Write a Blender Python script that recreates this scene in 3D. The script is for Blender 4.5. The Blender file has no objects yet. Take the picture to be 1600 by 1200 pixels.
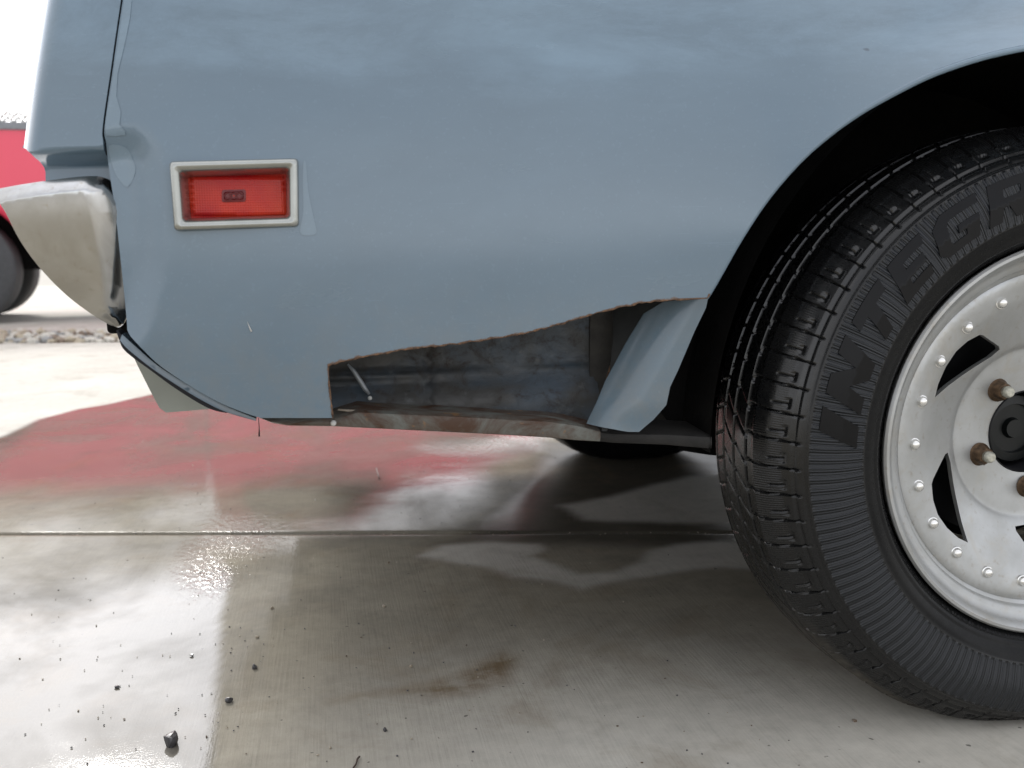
import bpy, bmesh, math, random
import numpy as np
from mathutils import Vector, Matrix
from mathutils.geometry import delaunay_2d_cdt
random.seed(7); RNG = np.random.RandomState(11)
scene = bpy.context.scene
COL = scene.collection
PI = math.pi

# ------------------------------------------------------------------ camera
F_PX, YAW, PITCH, ROLL = 1555.65, 0.18603, 0.13304, -0.014735
CAM = np.array([-0.75437, -0.89494, 0.51349])
fw = np.array([math.sin(YAW)*math.cos(PITCH), math.cos(YAW)*math.cos(PITCH), -math.sin(PITCH)])
r0 = np.array([math.cos(YAW), -math.sin(YAW), 0.0]); u0 = np.cross(r0, fw)
rt = r0*math.cos(ROLL)+u0*math.sin(ROLL); up = -r0*math.sin(ROLL)+u0*math.cos(ROLL)
cd = bpy.data.cameras.new('camera'); cam = bpy.data.objects.new('camera', cd); COL.objects.link(cam)
cd.sensor_fit = 'HORIZONTAL'; cd.sensor_width = 36.0; cd.lens = 36.0*F_PX/1600.0
cd.clip_start = 0.05; cd.clip_end = 2000
cam.matrix_world = Matrix(((rt[0], up[0], -fw[0], CAM[0]), (rt[1], up[1], -fw[1], CAM[1]), (rt[2], up[2], -fw[2], CAM[2]), (0, 0, 0, 1)))
cd.dof.use_dof = True; cd.dof.focus_distance = 1.05; cd.dof.aperture_fstop = 9.0
scene.camera = cam

# ------------------------------------------------------------------ sky, sun, exposure
SUN_EL, SUN_AZ = math.radians(33), math.radians(-14)      # azimuth from +Y, positive toward +X
w = bpy.data.worlds.new('World'); scene.world = w; w.use_nodes = True
nt = w.node_tree; nt.nodes.clear(); L = nt.links.new
out = nt.nodes.new('ShaderNodeOutputWorld'); bg = nt.nodes.new('ShaderNodeBackground')
sky = nt.nodes.new('ShaderNodeTexSky'); sky.sky_type = 'NISHITA'; sky.sun_disc = False
sky.sun_elevation = SUN_EL; sky.sun_rotation = SUN_AZ
sky.dust_density = 1.2; sky.air_density = 1.0; sky.ozone_density = 1.5
bw = nt.nodes.new('ShaderNodeRGBToBW'); L(sky.outputs[0], bw.inputs[0])
tc = nt.nodes.new('ShaderNodeTexCoord'); mp = nt.nodes.new('ShaderNodeMapping'); mp.inputs['Scale'].default_value = (1, 1, 2.6)
nz = nt.nodes.new('ShaderNodeTexNoise'); nz.inputs['Scale'].default_value = 2.2; nz.inputs['Detail'].default_value = 6
L(tc.outputs['Generated'], mp.inputs[0]); L(mp.outputs[0], nz.inputs['Vector'])
cr = nt.nodes.new('ShaderNodeValToRGB'); cr.color_ramp.elements[0].position = 0.36; cr.color_ramp.elements[1].position = 0.62
cr.color_ramp.elements[0].color = (0.72, 0.72, 0.72, 1)
L(nz.outputs[0], cr.inputs[0])
cl = nt.nodes.new('ShaderNodeCombineColor')
m1 = nt.nodes.new('ShaderNodeMath'); m1.operation = 'MULTIPLY'; m1.inputs[1].default_value = 0.85; L(bw.outputs[0], m1.inputs[0])
m2 = nt.nodes.new('ShaderNodeMath'); m2.operation = 'MULTIPLY'; m2.inputs[1].default_value = 1.03; L(m1.outputs[0], m2.inputs[0])
sx_ = nt.nodes.new('ShaderNodeSeparateXYZ'); L(tc.outputs['Generated'], sx_.inputs[0])
o1 = nt.nodes.new('ShaderNodeMath'); o1.operation = 'MULTIPLY_ADD'; o1.use_clamp = False; L(sx_.outputs[2], o1.inputs[0]); o1.inputs[1].default_value = 3.4; o1.inputs[2].default_value = 1.5
o2 = nt.nodes.new('ShaderNodeMath'); o2.operation = 'MAXIMUM'; L(o1.outputs[0], o2.inputs[0]); o2.inputs[1].default_value = 0.0
o3 = nt.nodes.new('ShaderNodeMath'); o3.operation = 'ADD'; L(m1.outputs[0], o3.inputs[0]); L(o2.outputs[0], o3.inputs[1])
L(o3.outputs[0], m2.inputs[0])
L(o3.outputs[0], cl.inputs[0]); L(o3.outputs[0], cl.inputs[1]); L(m2.outputs[0], cl.inputs[2])
mx = nt.nodes.new('ShaderNodeMix'); mx.data_type = 'RGBA'
L(cr.outputs[0], mx.inputs['Factor']); L(sky.outputs[0], mx.inputs['A']); L(cl.outputs[0], mx.inputs['B'])
L(mx.outputs['Result'], bg.inputs[0]); bg.inputs[1].default_value = 0.15; L(bg.outputs[0], out.inputs[0])
sd = bpy.data.lights.new('sun', 'SUN'); sd.energy = 1.5; sd.angle = math.radians(12); sd.color = (1, 0.96, 0.9)
so = bpy.data.objects.new('sun', sd); COL.objects.link(so)
sv = Vector((math.sin(SUN_AZ)*math.cos(SUN_EL), math.cos(SUN_AZ)*math.cos(SUN_EL), math.sin(SUN_EL)))
so.rotation_euler = sv.to_track_quat('Z', 'Y').to_euler()
scene.view_settings.view_transform = 'Standard'; scene.view_settings.look = 'None'
scene.view_settings.exposure = 0.78; scene.view_settings.gamma = 1; scene.view_settings.use_curve_mapping = False

# ------------------------------------------------------------------ helpers
def ray(px, py):
    return fw + (px-800)/F_PX*rt - (py-600)/F_PX*up
def at(px, py, Y):            # photo pixel -> world point at depth y = Y
    d = ray(px, py); t = (Y-CAM[1])/d[1]; return CAM+t*d
def xz(px, py, Y):
    p = at(px, py, Y); return (p[0], p[2])
def gnd(px, py, z=0.0):
    d = ray(px, py); t = (z-CAM[2])/d[2]; return CAM+t*d
def poly_xz(pts, Y): return [xz(a, b, Y) for a, b in pts]

def smooth(a, b, x):
    t = np.clip((x-a)/(b-a), 0, 1); return t*t*(3-2*t)
def resample(pts, step, closed=True):
    o = []; n = len(pts)
    for i in range(n if closed else n-1):
        a = np.array(pts[i]); b = np.array(pts[(i+1) % n]); k = max(1, int(round(np.linalg.norm(b-a)/step)))
        for j in range(k): o.append(tuple(a+(b-a)*j/k))
    if not closed: o.append(tuple(pts[-1]))
    return o
def spline(pts, n=8, closed=False):
    P = [np.array(p, float) for p in pts]; N = len(P); o = []
    for i in range(N if closed else N-1):
        if closed: p0, p1, p2, p3 = P[i-1], P[i], P[(i+1) % N], P[(i+2) % N]
        else: p0, p1, p2, p3 = P[max(i-1, 0)], P[i], P[i+1], P[min(i+2, N-1)]
        for j in range(n):
            t = j/n
            o.append(tuple(0.5*((2*p1)+(-p0+p2)*t+(2*p0-5*p1+4*p2-p3)*t*t+(-p0+3*p1-3*p2+p3)*t**3)))
    if not closed: o.append(tuple(P[-1]))
    return o
def inside(poly, X, Z):
    r = np.zeros(X.shape, bool); n = len(poly); j = n-1
    for i in range(n):
        xi, zi = poly[i]; xj, zj = poly[j]
        if zi != zj:
            c = ((zi > Z) != (zj > Z)) & (X < (xj-xi)*(Z-zi)/(zj-zi)+xi); r ^= c
        j = i
    return r
def dist_poly(poly, X, Z, closed=True):
    d = np.full(X.shape, 1e9); n = len(poly)
    for i in range(n if closed else n-1):
        ax, az = poly[i]; bx_, bz = poly[(i+1) % n]; ex, ez = bx_-ax, bz-az; l2 = ex*ex+ez*ez
        if l2 < 1e-14: continue
        t = np.clip(((X-ax)*ex+(Z-az)*ez)/l2, 0, 1)
        d = np.minimum(d, np.hypot(X-ax-t*ex, Z-az-t*ez))
    return d
def link(name, me, parent=None, mat=None, sm=True):
    o = bpy.data.objects.new(name, me); COL.objects.link(o)
    if mat is not None and not me.materials: me.materials.append(mat)
    if sm:
        for p in me.polygons: p.use_smooth = True
    if parent is not None:
        o.parent = parent; o.matrix_parent_inverse = parent.matrix_world.inverted()
    return o
def empty(name, loc, label=None, cat=None, group=None, parent=None):
    o = bpy.data.objects.new(name, None); COL.objects.link(o); o.empty_display_size = 0.1
    o.location = loc; o.matrix_world = Matrix.Translation(loc)
    if label: o['label'] = label
    if cat: o['category'] = cat
    if group: o['group'] = group
    if parent is not None:
        o.parent = parent; o.matrix_parent_inverse = parent.matrix_world.inverted()
    return o
def triangulate(outline, holes, step, estep, creases=()):
    loops = [resample(outline, estep)]+[resample(h, estep) for h in holes]
    V = []; E = []
    for lp in loops:
        b = len(V); V += lp; E += [(b+i, b+(i+1) % len(lp)) for i in range(len(lp))]
    O = loops[0]; xs = [p[0] for p in O]; zs = [p[1] for p in O]
    gx, gz = np.meshgrid(np.arange(min(xs), max(xs), step), np.arange(min(zs), max(zs), step*0.87))
    gx[1::2] += step/2; X = gx.ravel(); Z = gz.ravel()
    k = inside(O, X, Z)
    for h in loops[1:]: k &= ~inside(h, X, Z)
    X, Z = X[k], Z[k]
    for lp in loops:
        k = dist_poly(lp, X, Z) > estep*0.55; X, Z = X[k], Z[k]
    for cp, cl in creases:
        k = dist_poly(resample(cp, estep, cl), X, Z, cl) > estep*0.5; X, Z = X[k], Z[k]
    V += list(zip(X, Z))
    for cp, cl in creases:
        cp = resample(cp, estep, cl); b = len(V); V += cp; nn = len(cp); E += [(b+i, b+(i+1) % nn) for i in range(nn if cl else nn-1)]
    r = delaunay_2d_cdt([Vector(v) for v in V], E, [], 0, 1e-7)
    vs = np.array([tuple(v) for v in r[0]]); fs = np.array([f for f in r[2] if len(f) == 3])
    c = vs[fs].mean(axis=1); k = inside(O, c[:, 0], c[:, 1])
    for h in loops[1:]: k &= ~inside(h, c[:, 0], c[:, 1])
    fs = fs[k]
    a, b_, c_ = vs[fs[:, 0]], vs[fs[:, 1]], vs[fs[:, 2]]
    ar = (b_[:, 0]-a[:, 0])*(c_[:, 1]-a[:, 1])-(b_[:, 1]-a[:, 1])*(c_[:, 0]-a[:, 0])
    fs[ar < 0] = fs[ar < 0][:, ::-1]
    return vs, fs
def sheet(name, outline, holes, S, thick, mat, parent, step=0.008, estep=0.006, back=None, creases=()):
    """solid sheet over an (x, z) outline with y = S(x, z) as its front face"""
    vs, fs = triangulate(outline, holes, step, estep, creases)
    X, Z = vs[:, 0], vs[:, 1]; Y = S(X, Z); n = len(vs); e = 1e-4
    gx = (S(X+e, Z)-S(X-e, Z))/(2*e); gz = (S(X, Z+e)-S(X, Z-e))/(2*e)
    N = np.stack([gx, -np.ones_like(gx), gz], 1); N /= np.linalg.norm(N, axis=1)[:, None]
    Yb = Y+thick if back is None else np.full_like(Y, back)
    co = np.concatenate([np.stack([X, Y, Z], 1), np.stack([X, Yb, Z], 1)])
    cnt = {}
    for f in fs:
        for i in range(3):
            a, b = int(f[i]), int(f[(i+1) % 3]); cnt[(a, b)] = 1
    bd = [e_ for e_ in cnt if (e_[1], e_[0]) not in cnt]
    faces = [tuple(map(int, f)) for f in fs]+[tuple(map(int, f[::-1]+n)) for f in fs]
    k = 2*n; extra = []; ev = {}
    for a, b in bd:
        for v in (a, b):
            for off in (0, n):
                if (v, off) not in ev: ev[(v, off)] = k; k += 1; extra.append(co[v+off])
        faces.append((ev[(b, 0)], ev[(a, 0)], ev[(a, n)], ev[(b, n)]))
    co = np.concatenate([co, np.array(extra)])
    me = bpy.data.meshes.new(name); me.from_pydata([tuple(c) for c in co], [], faces)
    me.update()
    o = link(name, me, parent, mat, True)
    nf = 2*len(fs)
    for p in me.polygons[nf:]: p.use_smooth = True
    me.update(); vn = np.zeros((len(me.vertices), 3)); cur = np.empty(len(me.vertices)*3); me.vertices.foreach_get('normal', cur)
    vn = cur.reshape(-1, 3).copy(); vn[:n] = N
    if back is None: vn[n:2*n] = -N
    me.normals_split_custom_set_from_vertices([tuple(v) for v in vn])
    return o
def lathe(name, prof, mat, parent, C, seg=128, a0=0, a1=2*PI, axis='y', sm=True, closed=False):
    """prof = [(r, y)], turned about the y axis through C=(x, y, z)"""
    full = abs(a1-a0-2*PI) < 1e-6; n = seg if full else seg+1; V = []; Fc = []; m = len(prof)
    for i in range(n):
        t = a0+(a1-a0)*i/seg
        for r, y in prof: V.append((C[0]+r*math.cos(t), C[1]+y, C[2]+r*math.sin(t)))
    for i in range(seg):
        j = (i+1) % n
        for k in range(m if closed else m-1):
            k2 = (k+1) % m; Fc.append((i*m+k, i*m+k2, j*m+k2, j*m+k))
    me = bpy.data.meshes.new(name); me.from_pydata(V, [], Fc); me.validate()
    bm = bmesh.new(); bm.from_mesh(me); bmesh.ops.remove_doubles(bm, verts=bm.verts, dist=1e-6); bmesh.ops.recalc_face_normals(bm, faces=bm.faces); bm.to_mesh(me); bm.free()
    o = link(name, me, parent, mat, sm)
    if sm:
        try: me.set_sharp_from_angle(angle=math.radians(38))
        except Exception: pass
    return o
def bm_obj(name, bm, mat, parent=None, sm=False, sharp=35):
    me = bpy.data.meshes.new(name); bmesh.ops.recalc_face_normals(bm, faces=bm.faces); bm.to_mesh(me); bm.free()
    o = link(name, me, parent, mat, sm)
    if sm: me.set_sharp_from_angle(angle=math.radians(sharp))
    return o
def add_box(bm, a, b, bev=0.0):
    r = bmesh.ops.create_cube(bm, size=1)['verts']
    for v in r:
        v.co = Vector([(a[i]+b[i])/2+v.co[i]*(b[i]-a[i]) for i in range(3)])
    if bev:
        es = list({e for v in r for e in v.link_edges}); bmesh.ops.bevel(bm, geom=es, offset=bev, segments=3, affect='EDGES', profile=0.5)
def extrude_poly(bm, pts3, d):
    vs = [bm.verts.new(p) for p in pts3]; f = bm.faces.new(vs)
    r = bmesh.ops.extrude_face_region(bm, geom=[f]); vv = [g for g in r['geom'] if isinstance(g, bmesh.types.BMVert)]
    for v in vv: v.co += Vector(d)
    return vs+vv
def tube(name, pts, rad, mat, parent=None, seg=8, rads=None):
    P = [Vector(p) for p in pts]; V = []; Fc = []; n = len(P)
    for i, p in enumerate(P):
        t = (P[min(i+1, n-1)]-P[max(i-1, 0)]).normalized(); a = t.cross(Vector((0.3, 1, 0.2))).normalized(); b = t.cross(a)
        rr = rads[i] if rads is not None else rad
        for k in range(seg):
            q = 2*PI*k/seg; V.append(tuple(p+rr*(math.cos(q)*a+math.sin(q)*b)))
    for i in range(n-1):
        for k in range(seg):
            k2 = (k+1) % seg; Fc.append((i*seg+k, i*seg+k2, (i+1)*seg+k2, (i+1)*seg+k))
    Fc.append(tuple(range(seg))[::-1]); Fc.append(tuple((n-1)*seg+k for k in range(seg)))
    me = bpy.data.meshes.new(name); me.from_pydata(V, [], Fc)
    return link(name, me, parent, mat, True)

# ------------------------------------------------------------------ materials
class M_:
    def __init__(s, name):
        s.m = bpy.data.materials.new(name); s.m.use_nodes = True; s.t = s.m.node_tree; s.b = s.t.nodes['Principled BSDF']
        s.tc = s.t.nodes.new('ShaderNodeTexCoord')
    def n(s, ty, **k):
        x = s.t.nodes.new(ty)
        for a, v in k.items(): setattr(x, a, v)
        return x
    def L(s, a, b): s.t.links.new(a, b)
    def noise(s, scale, detail=4, rough=0.55, stretch=(1, 1, 1), dist=0.0, off=(0, 0, 0)):
        mp = s.n('ShaderNodeMapping'); mp.inputs['Scale'].default_value = stretch; mp.inputs['Location'].default_value = off
        s.L(s.tc.outputs['Object'], mp.inputs[0]); x = s.n('ShaderNodeTexNoise')
        x.inputs['Scale'].default_value = scale; x.inputs['Detail'].default_value = detail; x.inputs['Roughness'].default_value = rough; x.inputs['Distortion'].default_value = dist
        s.L(mp.outputs[0], x.inputs['Vector']); return x.outputs[0]
    def ramp(s, f, stops):
        r = s.n('ShaderNodeValToRGB'); e = r.color_ramp.elements
        while len(e) < len(stops): e.new(0.5)
        for i, (p, c) in enumerate(stops):
            e[i].position = p; e[i].color = (c, c, c, 1) if isinstance(c, (int, float)) else (*c, 1)
        s.L(f, r.inputs[0]); return r.outputs[0]
    def mix(s, f, a, b, mode='MIX'):
        x = s.n('ShaderNodeMix', data_type='RGBA', blend_type=mode)
        for k, v in (('Factor', f), ('A', a), ('B', b)):
            if isinstance(v, (int, float)): x.inputs[k].default_value = v if k == 'Factor' else (v, v, v, 1)
            elif isinstance(v, tuple): x.inputs[k].default_value = (*v, 1)
            else: s.L(v, x.inputs[k])
        return x.outputs['Result']
    def math(s, op, a, b=None):
        x = s.n('ShaderNodeMath', operation=op)
        for i, v in enumerate((a, b)):
            if v is None: continue
            if isinstance(v, (int, float)): x.inputs[i].default_value = v
            else: s.L(v, x.inputs[i])
        return x.outputs[0]
    def attr(s, name):
        x = s.n('ShaderNodeAttribute'); x.attribute_name = name; return x.outputs['Fac']
    def bump(s, h, strength=0.3, dist=0.001, prev=None):
        x = s.n('ShaderNodeBump'); x.inputs['Strength'].default_value = strength; x.inputs['Distance'].default_value = dist
        s.L(h, x.inputs['Height'])
        if prev is not None: s.L(prev, x.inputs['Normal'])
        return x.outputs[0]
    def set(s, **k):
        for a, v in k.items():
            i = s.b.inputs[a.replace('_', ' ')]
            if isinstance(v, (int, float)): i.default_value = v
            elif isinstance(v, tuple): i.default_value = (*v, 1) if len(v) == 3 else v
            else: s.L(v, i)
        return s
def simple(name, col, rough=0.5, metal=0.0, var=0.15, sc=30, bump=0.0, bd=0.0005):
    m = M_(name); nzv = m.noise(sc, 5)
    c = m.mix(m.ramp(nzv, [(0.3, 0.0), (0.7, 1.0)]), tuple(x*(1-var) for x in col), tuple(min(1, x*(1+var)) for x in col))
    m.set(Base_Color=c, Roughness=rough, Metallic=metal)
    if bump: m.set(Normal=m.bump(m.noise(sc*6, 4), bump, bd))
    return m.m

# grey-blue paint
def paint_mat(name, base=(0.120, 0.178, 0.230)):
    m = M_(name)
    big = m.noise(3.0, 5, 0.6, (1, 1, 2.2), 0.6)
    c = m.mix(m.ramp(big, [(0.35, 0.0), (0.7, 1.0)]), tuple(x*0.93 for x in base), tuple(x*1.06 for x in base))
    fine = m.noise(60, 3, 0.6, (0.5, 1, 1.5))
    c = m.mix(m.ramp(fine, [(0.3, 0.0), (0.8, 0.10)]), c, tuple(x*1.25 for x in base))
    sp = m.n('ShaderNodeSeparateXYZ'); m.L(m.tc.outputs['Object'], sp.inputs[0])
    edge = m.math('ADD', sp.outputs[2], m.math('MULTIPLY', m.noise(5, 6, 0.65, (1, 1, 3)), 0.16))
    cloud_sheen = m.math('MULTIPLY', m.ramp(edge, [(0.735, 0.0), (0.775, 1.0)]), m.ramp(m.noise(6, 9, 0.72, (0.75, 1, 2.2), 0.35, (1, 0, 3)), [(0.38, 0.1), (0.62, 1.0)]))
    c = m.mix(m.math('MULTIPLY', cloud_sheen, 0.85), c, tuple(min(1, x*1.5) for x in base))  # pale streaks painted into the upper panel for its cloudy reflections
    spots = m.noise(300, 2, 0.5, off=(1, 5, 2)); c = m.mix(m.ramp(spots, [(0.62, 0.0), (0.70, 0.10)]), c, tuple(min(1, x*1.7) for x in base))
    dust = m.math('MULTIPLY', m.ramp(sp.outputs[2], [(0.36, 0.55), (0.50, 0.0)]), m.ramp(m.noise(28, 7, 0.7), [(0.40, 0.0), (0.70, 0.8)])); c = m.mix(dust, c, (0.20, 0.195, 0.175))
    scr = m.noise(9, 3, 0.5, (1, 1, 60), 0.0, (2, 9, 4)); c = m.mix(m.math('MULTIPLY', m.ramp(scr, [(0.70, 0.0), (0.73, 0.30)]), m.ramp(m.noise(5, 2, off=(8, 1, 1)), [(0.5, 0), (0.6, 1)])), c, tuple(min(1, x*1.6) for x in base))
    chips = m.noise(38, 1, 0.4, off=(3, 1, 7))
    c = m.mix(m.ramp(chips, [(0.80, 0.0), (0.82, 0.75)]), c, (0.03, 0.035, 0.05))
    r = m.ramp(m.noise(7, 6, 0.65, (0.6, 1, 1.8), 0.8), [(0.35, 0.16), (0.7, 0.30)])
    nrm = m.bump(m.noise(4.0, 3, 0.5, (0.6, 1, 1)), 0.25, 0.006)
    nrm = m.bump(m.noise(220, 2), 0.06, 0.0005, nrm)
    er = m.math('ADD', m.attr('edgerust'), m.math('MULTIPLY', m.noise(110, 6, 0.7), 0.9))
    c = m.mix(m.ramp(er, [(0.0, 0.0), (1.0, 1.0)]), c, c)
    c = m.mix(m.ramp(m.math('SUBTRACT', er, 0.55), [(0.78, 0.0), (0.90, 0.8)]), c, (0.13, 0.068, 0.036))
    m.set(Base_Color=c, Roughness=r, Normal=nrm, Coat_Weight=0.7, Coat_IOR=1.55, Coat_Roughness=0.16, Specular_IOR_Level=0.5)
    return m.m
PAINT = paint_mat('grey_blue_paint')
PAINT2 = paint_mat('grey_blue_flange_paint', (0.125, 0.172, 0.208)); PAINT2.node_tree.nodes['Principled BSDF'].inputs['Coat Weight'].default_value = 0.1
m = M_('dirty_inner_panel')
rn = m.noise(38, 8, 0.75, (1, 1, 1.2), 0.4); rn2 = m.noise(9, 5, 0.6, (1, 1, 1.6), 0.4, (5, 2, 1))
c = m.mix(m.ramp(rn2, [(0.42, 0.0), (0.62, 1.0)]), (0.030, 0.029, 0.026), (0.036, 0.054, 0.074))
c = m.mix(m.ramp(rn, [(0.52, 0.0), (0.66, 0.85)]), c, (0.022, 0.013, 0.009))
c = m.mix(m.ramp(m.noise(60, 4, off=(2, 2, 2)), [(0.60, 0.0), (0.72, 0.5)]), c, (0.11, 0.12, 0.12))
m.set(Base_Color=c, Roughness=m.ramp(rn, [(0.4, 0.35), (0.7, 0.8)]), Normal=m.bump(rn, 0.4, 0.002)); INNER = m.m
m = M_('rusty_rail_paint')
rn = m.noise(26, 7, 0.7, (0.6, 1, 1), 0.8)
c = m.mix(m.ramp(rn, [(0.40, 0.0), (0.60, 1.0)]), (0.14, 0.145, 0.13), (0.065, 0.030, 0.015))
c = m.mix(m.ramp(m.noise(70, 4, off=(1, 4, 2)), [(0.62, 0), (0.7, 0.7)]), c, (0.25, 0.13, 0.05))
m.set(Base_Color=c, Roughness=0.55, Normal=m.bump(rn, 0.5, 0.002)); RAIL = m.m
m = M_('rust_edge')
rn = m.noise(240, 5, 0.7)
c = m.mix(m.ramp(rn, [(0.35, 0), (0.65, 1)]), (0.035, 0.022, 0.016), (0.20, 0.11, 0.06))
m.set(Base_Color=c, Roughness=0.85, Normal=m.bump(rn, 0.8, 0.001)); RUST = m.m
UNDER = simple('black_undercoat', (0.0055, 0.0052, 0.005), 0.9, 0, 0.4, 14, 0.6, 0.003); UNDER.node_tree.nodes['Principled BSDF'].inputs['Specular IOR Level'].default_value = 0.12
# chrome, dirty
m = M_('dirty_chrome')
g = m.noise(9, 6, 0.65, (1, 1, 1), 0.5); g2 = m.noise(180, 3, 0.6)
dirt = m.ramp(g, [(0.38, 0.05), (0.72, 0.95)])
c = m.mix(dirt, (0.60, 0.61, 0.62), (0.33, 0.31, 0.265))
c = m.mix(m.ramp(g2, [(0.60, 0.0), (0.75, 0.45)]), c, (0.35, 0.30, 0.24))
m.set(Base_Color=c, Metallic=1.0, Roughness=m.ramp(g, [(0.3, 0.12), (0.75, 0.34)]), Normal=m.bump(m.noise(6, 3), 0.3, 0.004)); CHROME = m.m
SATIN = simple('weathered_pot_metal', (0.40, 0.41, 0.39), 0.27, 0.85, 0.08, 40, 0.1)
# aluminium wheel
m = M_('machined_aluminium')
g = m.noise(12, 5, 0.6); g2 = m.noise(160, 3)
c = m.mix(m.ramp(g, [(0.35, 0), (0.75, 1)]), (0.50, 0.51, 0.51), (0.36, 0.36, 0.34))
c = m.mix(m.ramp(g2, [(0.60, 0), (0.78, 0.45)]), c, (0.28, 0.23, 0.17))
c = m.mix(m.ramp(m.noise(20, 7, 0.72, (1, 1, 1), 0.8, (4, 4, 1)), [(0.52, 0), (0.74, 0.55)]), c, (0.42, 0.38, 0.31))
m.set(Base_Color=c, Metallic=0.70, Roughness=m.ramp(g, [(0.3, 0.36), (0.7, 0.50)]), Normal=m.bump(g2, 0.08, 0.0004)); ALU = m.m
STUD = simple('polished_rivet', (0.82, 0.81, 0.78), 0.25, 0.9, 0.06, 60)
RUSTNUT = simple('rusty_lug_nut', (0.09, 0.055, 0.03), 0.4, 0.55, 0.6, 160, 0.6, 0.001)
STUDEND = simple('worn_wheel_stud', (0.50, 0.49, 0.42), 0.4, 0.7, 0.25, 240, 0.5)
BLACKHUB = simple('black_axle_hub', (0.005, 0.0065, 0.0065), 0.35, 0.2, 0.3, 40)
BARREL = simple('dark_wheel_barrel', (0.006, 0.006, 0.008), 0.6, 0, 0.3, 20)
# rubber
def rubber(name, side):
    m = M_(name)
    g = m.noise(10, 5, 0.6); g2 = m.noise(120, 4, 0.6)
    c = m.mix(m.ramp(g, [(0.35, 0), (0.75, 1)]), (0.006, 0.0063, 0.0068), (0.012, 0.012, 0.012))
    dirt = m.attr('dirt')
    c = m.mix(m.math('MULTIPLY', dirt, m.ramp(g2, [(0.35, 0.2), (0.7, 1.0)])), c, (0.13, 0.115, 0.09))
    rough = m.ramp(g2, [(0.3, 0.20), (0.75, 0.38)])
    rough = m.mix(dirt, rough, 0.7)
    n0 = m.bump(g2, 0.12, 0.0004)
    if side:
        # fine radial ribs of the lettering band, about the wheel's axle (object space)
        sp = m.n('ShaderNodeSeparateXYZ'); m.L(m.tc.outputs['Object'], sp.inputs[0])
        a = m.math('ARCTAN2', sp.outputs[2], sp.outputs[0]); rib = m.attr('rib')
        s1 = m.math('SINE', m.math('MULTIPLY', a, 172.0)); s2 = m.math('SINE', m.math('MULTIPLY', a, 620.0))
        h = m.math('ADD', m.math('MULTIPLY', s1, 0.75), m.math('MULTIPLY', s2, 0.25))
        h = m.math('MULTIPLY', h, rib)
        n0 = m.bump(h, 0.85, 0.0022, n0)
        c = m.mix(rib, c, (0.017, 0.019, 0.022))
        rough = m.mix(rib, rough, 0.42)
        s3 = m.math('MULTIPLY', m.math('SINE', m.math('MULTIPLY', a, 840.0)), m.attr('serration'))
        n0 = m.bump(s3, 0.3, 0.0006, n0)
    m.set(Base_Color=c, Roughness=rough, Normal=n0, Specular_IOR_Level=m.mix(m.attr('smoothband'), 0.42, 0.16), Coat_Weight=m.math('MULTIPLY', m.attr('wetcoat'), 0.5), Coat_Roughness=0.16); return m.m
TYRE = rubber('tyre_rubber', True); RUB = simple('smooth_black_rubber', (0.004, 0.004, 0.0045), 0.30, 0, 0.2, 60, 0.1); RUB.node_tree.nodes['Principled BSDF'].inputs['Specular IOR Level'].default_value = 0.20
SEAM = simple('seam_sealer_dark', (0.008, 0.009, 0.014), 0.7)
m = M_('red_lens_plastic')
g = m.noise(14, 3)
z = m.n('ShaderNodeSeparateXYZ'); m.L(m.tc.outputs['Object'], z.inputs[0])
c = m.mix(m.ramp(g, [(0.35, 0), (0.7, 1)]), (0.44, 0.004, 0.010), (0.70, 0.050, 0.008))
wv = m.n('ShaderNodeTexWave', wave_type='BANDS', bands_direction='X'); wv.inputs['Scale'].default_value = 150; m.L(m.tc.outputs['Object'], wv.inputs[0])
wv2 = m.n('ShaderNodeTexWave', wave_type='BANDS', bands_direction='Z'); wv2.inputs['Scale'].default_value = 150; m.L(m.tc.outputs['Object'], wv2.inputs[0])
m.set(Base_Color=c, Roughness=0.22, Normal=m.bump(m.math('ADD', wv.outputs[0], wv2.outputs[0]), 0.25, 0.0008), Coat_Weight=0.2, Specular_IOR_Level=0.3); LENS = m.m
EMBLEM = simple('dark_red_emblem', (0.16, 0.012, 0.015), 0.3)
WHITEMARK = simple('pale_scratch', (0.6, 0.6, 0.58), 0.5)
WETRUN = paint_mat('wet_paint_streak', (0.150, 0.214, 0.268))

# ------------------------------------------------------------------ GROUND: concrete slabs with a joint
A = gnd(0, 834); B = gnd(1100, 832); jd = (B-A)[:2]; jd /= np.linalg.norm(jd); jn = np.array([-jd[1], jd[0]])   # joint direction / normal (away)
J0 = A[:2]
def jpt(s, t):        # slab coordinates: s along the joint, t away from the camera
    p = J0+jd*s+jn*t; return p
# wet / dry / stain masks painted per vertex from shapes on the ground
def gpoly(pts): return [tuple(gnd(a, b)[:2]) for a, b in pts]
dry_far = gpoly([(-900, 800), (-300, 735), (-60, 692), (0, 684), (60, 655), (120, 640), (180, 629), (245, 614), (330, 600), (500, 590), (700, 600), (800, 640), (850, 660), (880, 480), (-900, 480)])
dryA = gpoly([(655, 868), (690, 852), (760, 848), (840, 850), (850, 858), (830, 868), (870, 885), (905, 897), (960, 893), (1005, 878), (1015, 862), (1060, 850), (1130, 845), (1250, 850), (1250, 895), (1130, 885), (1080, 888), (1010, 900), (950, 910), (908, 919), (870, 908), (800, 900), (770, 886), (720, 880)])
dryB = gpoly([(875, 790), (920, 783), (960, 775), (1020, 758), (1080, 745), (1250, 735), (1250, 815), (1130, 818), (1000, 815), (960, 815), (915, 812)])
stain = gpoly([(520, 1095), (600, 1075), (660, 1068), (700, 1058), (790, 1020), (812, 1030), (790, 1068), (740, 1085), (700, 1090), (600, 1085)])
stain2 = gpoly([(1080, 1000), (1110, 1005), (1150, 1015), (1150, 1035), (1110, 1038), (1085, 1020)])
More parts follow.
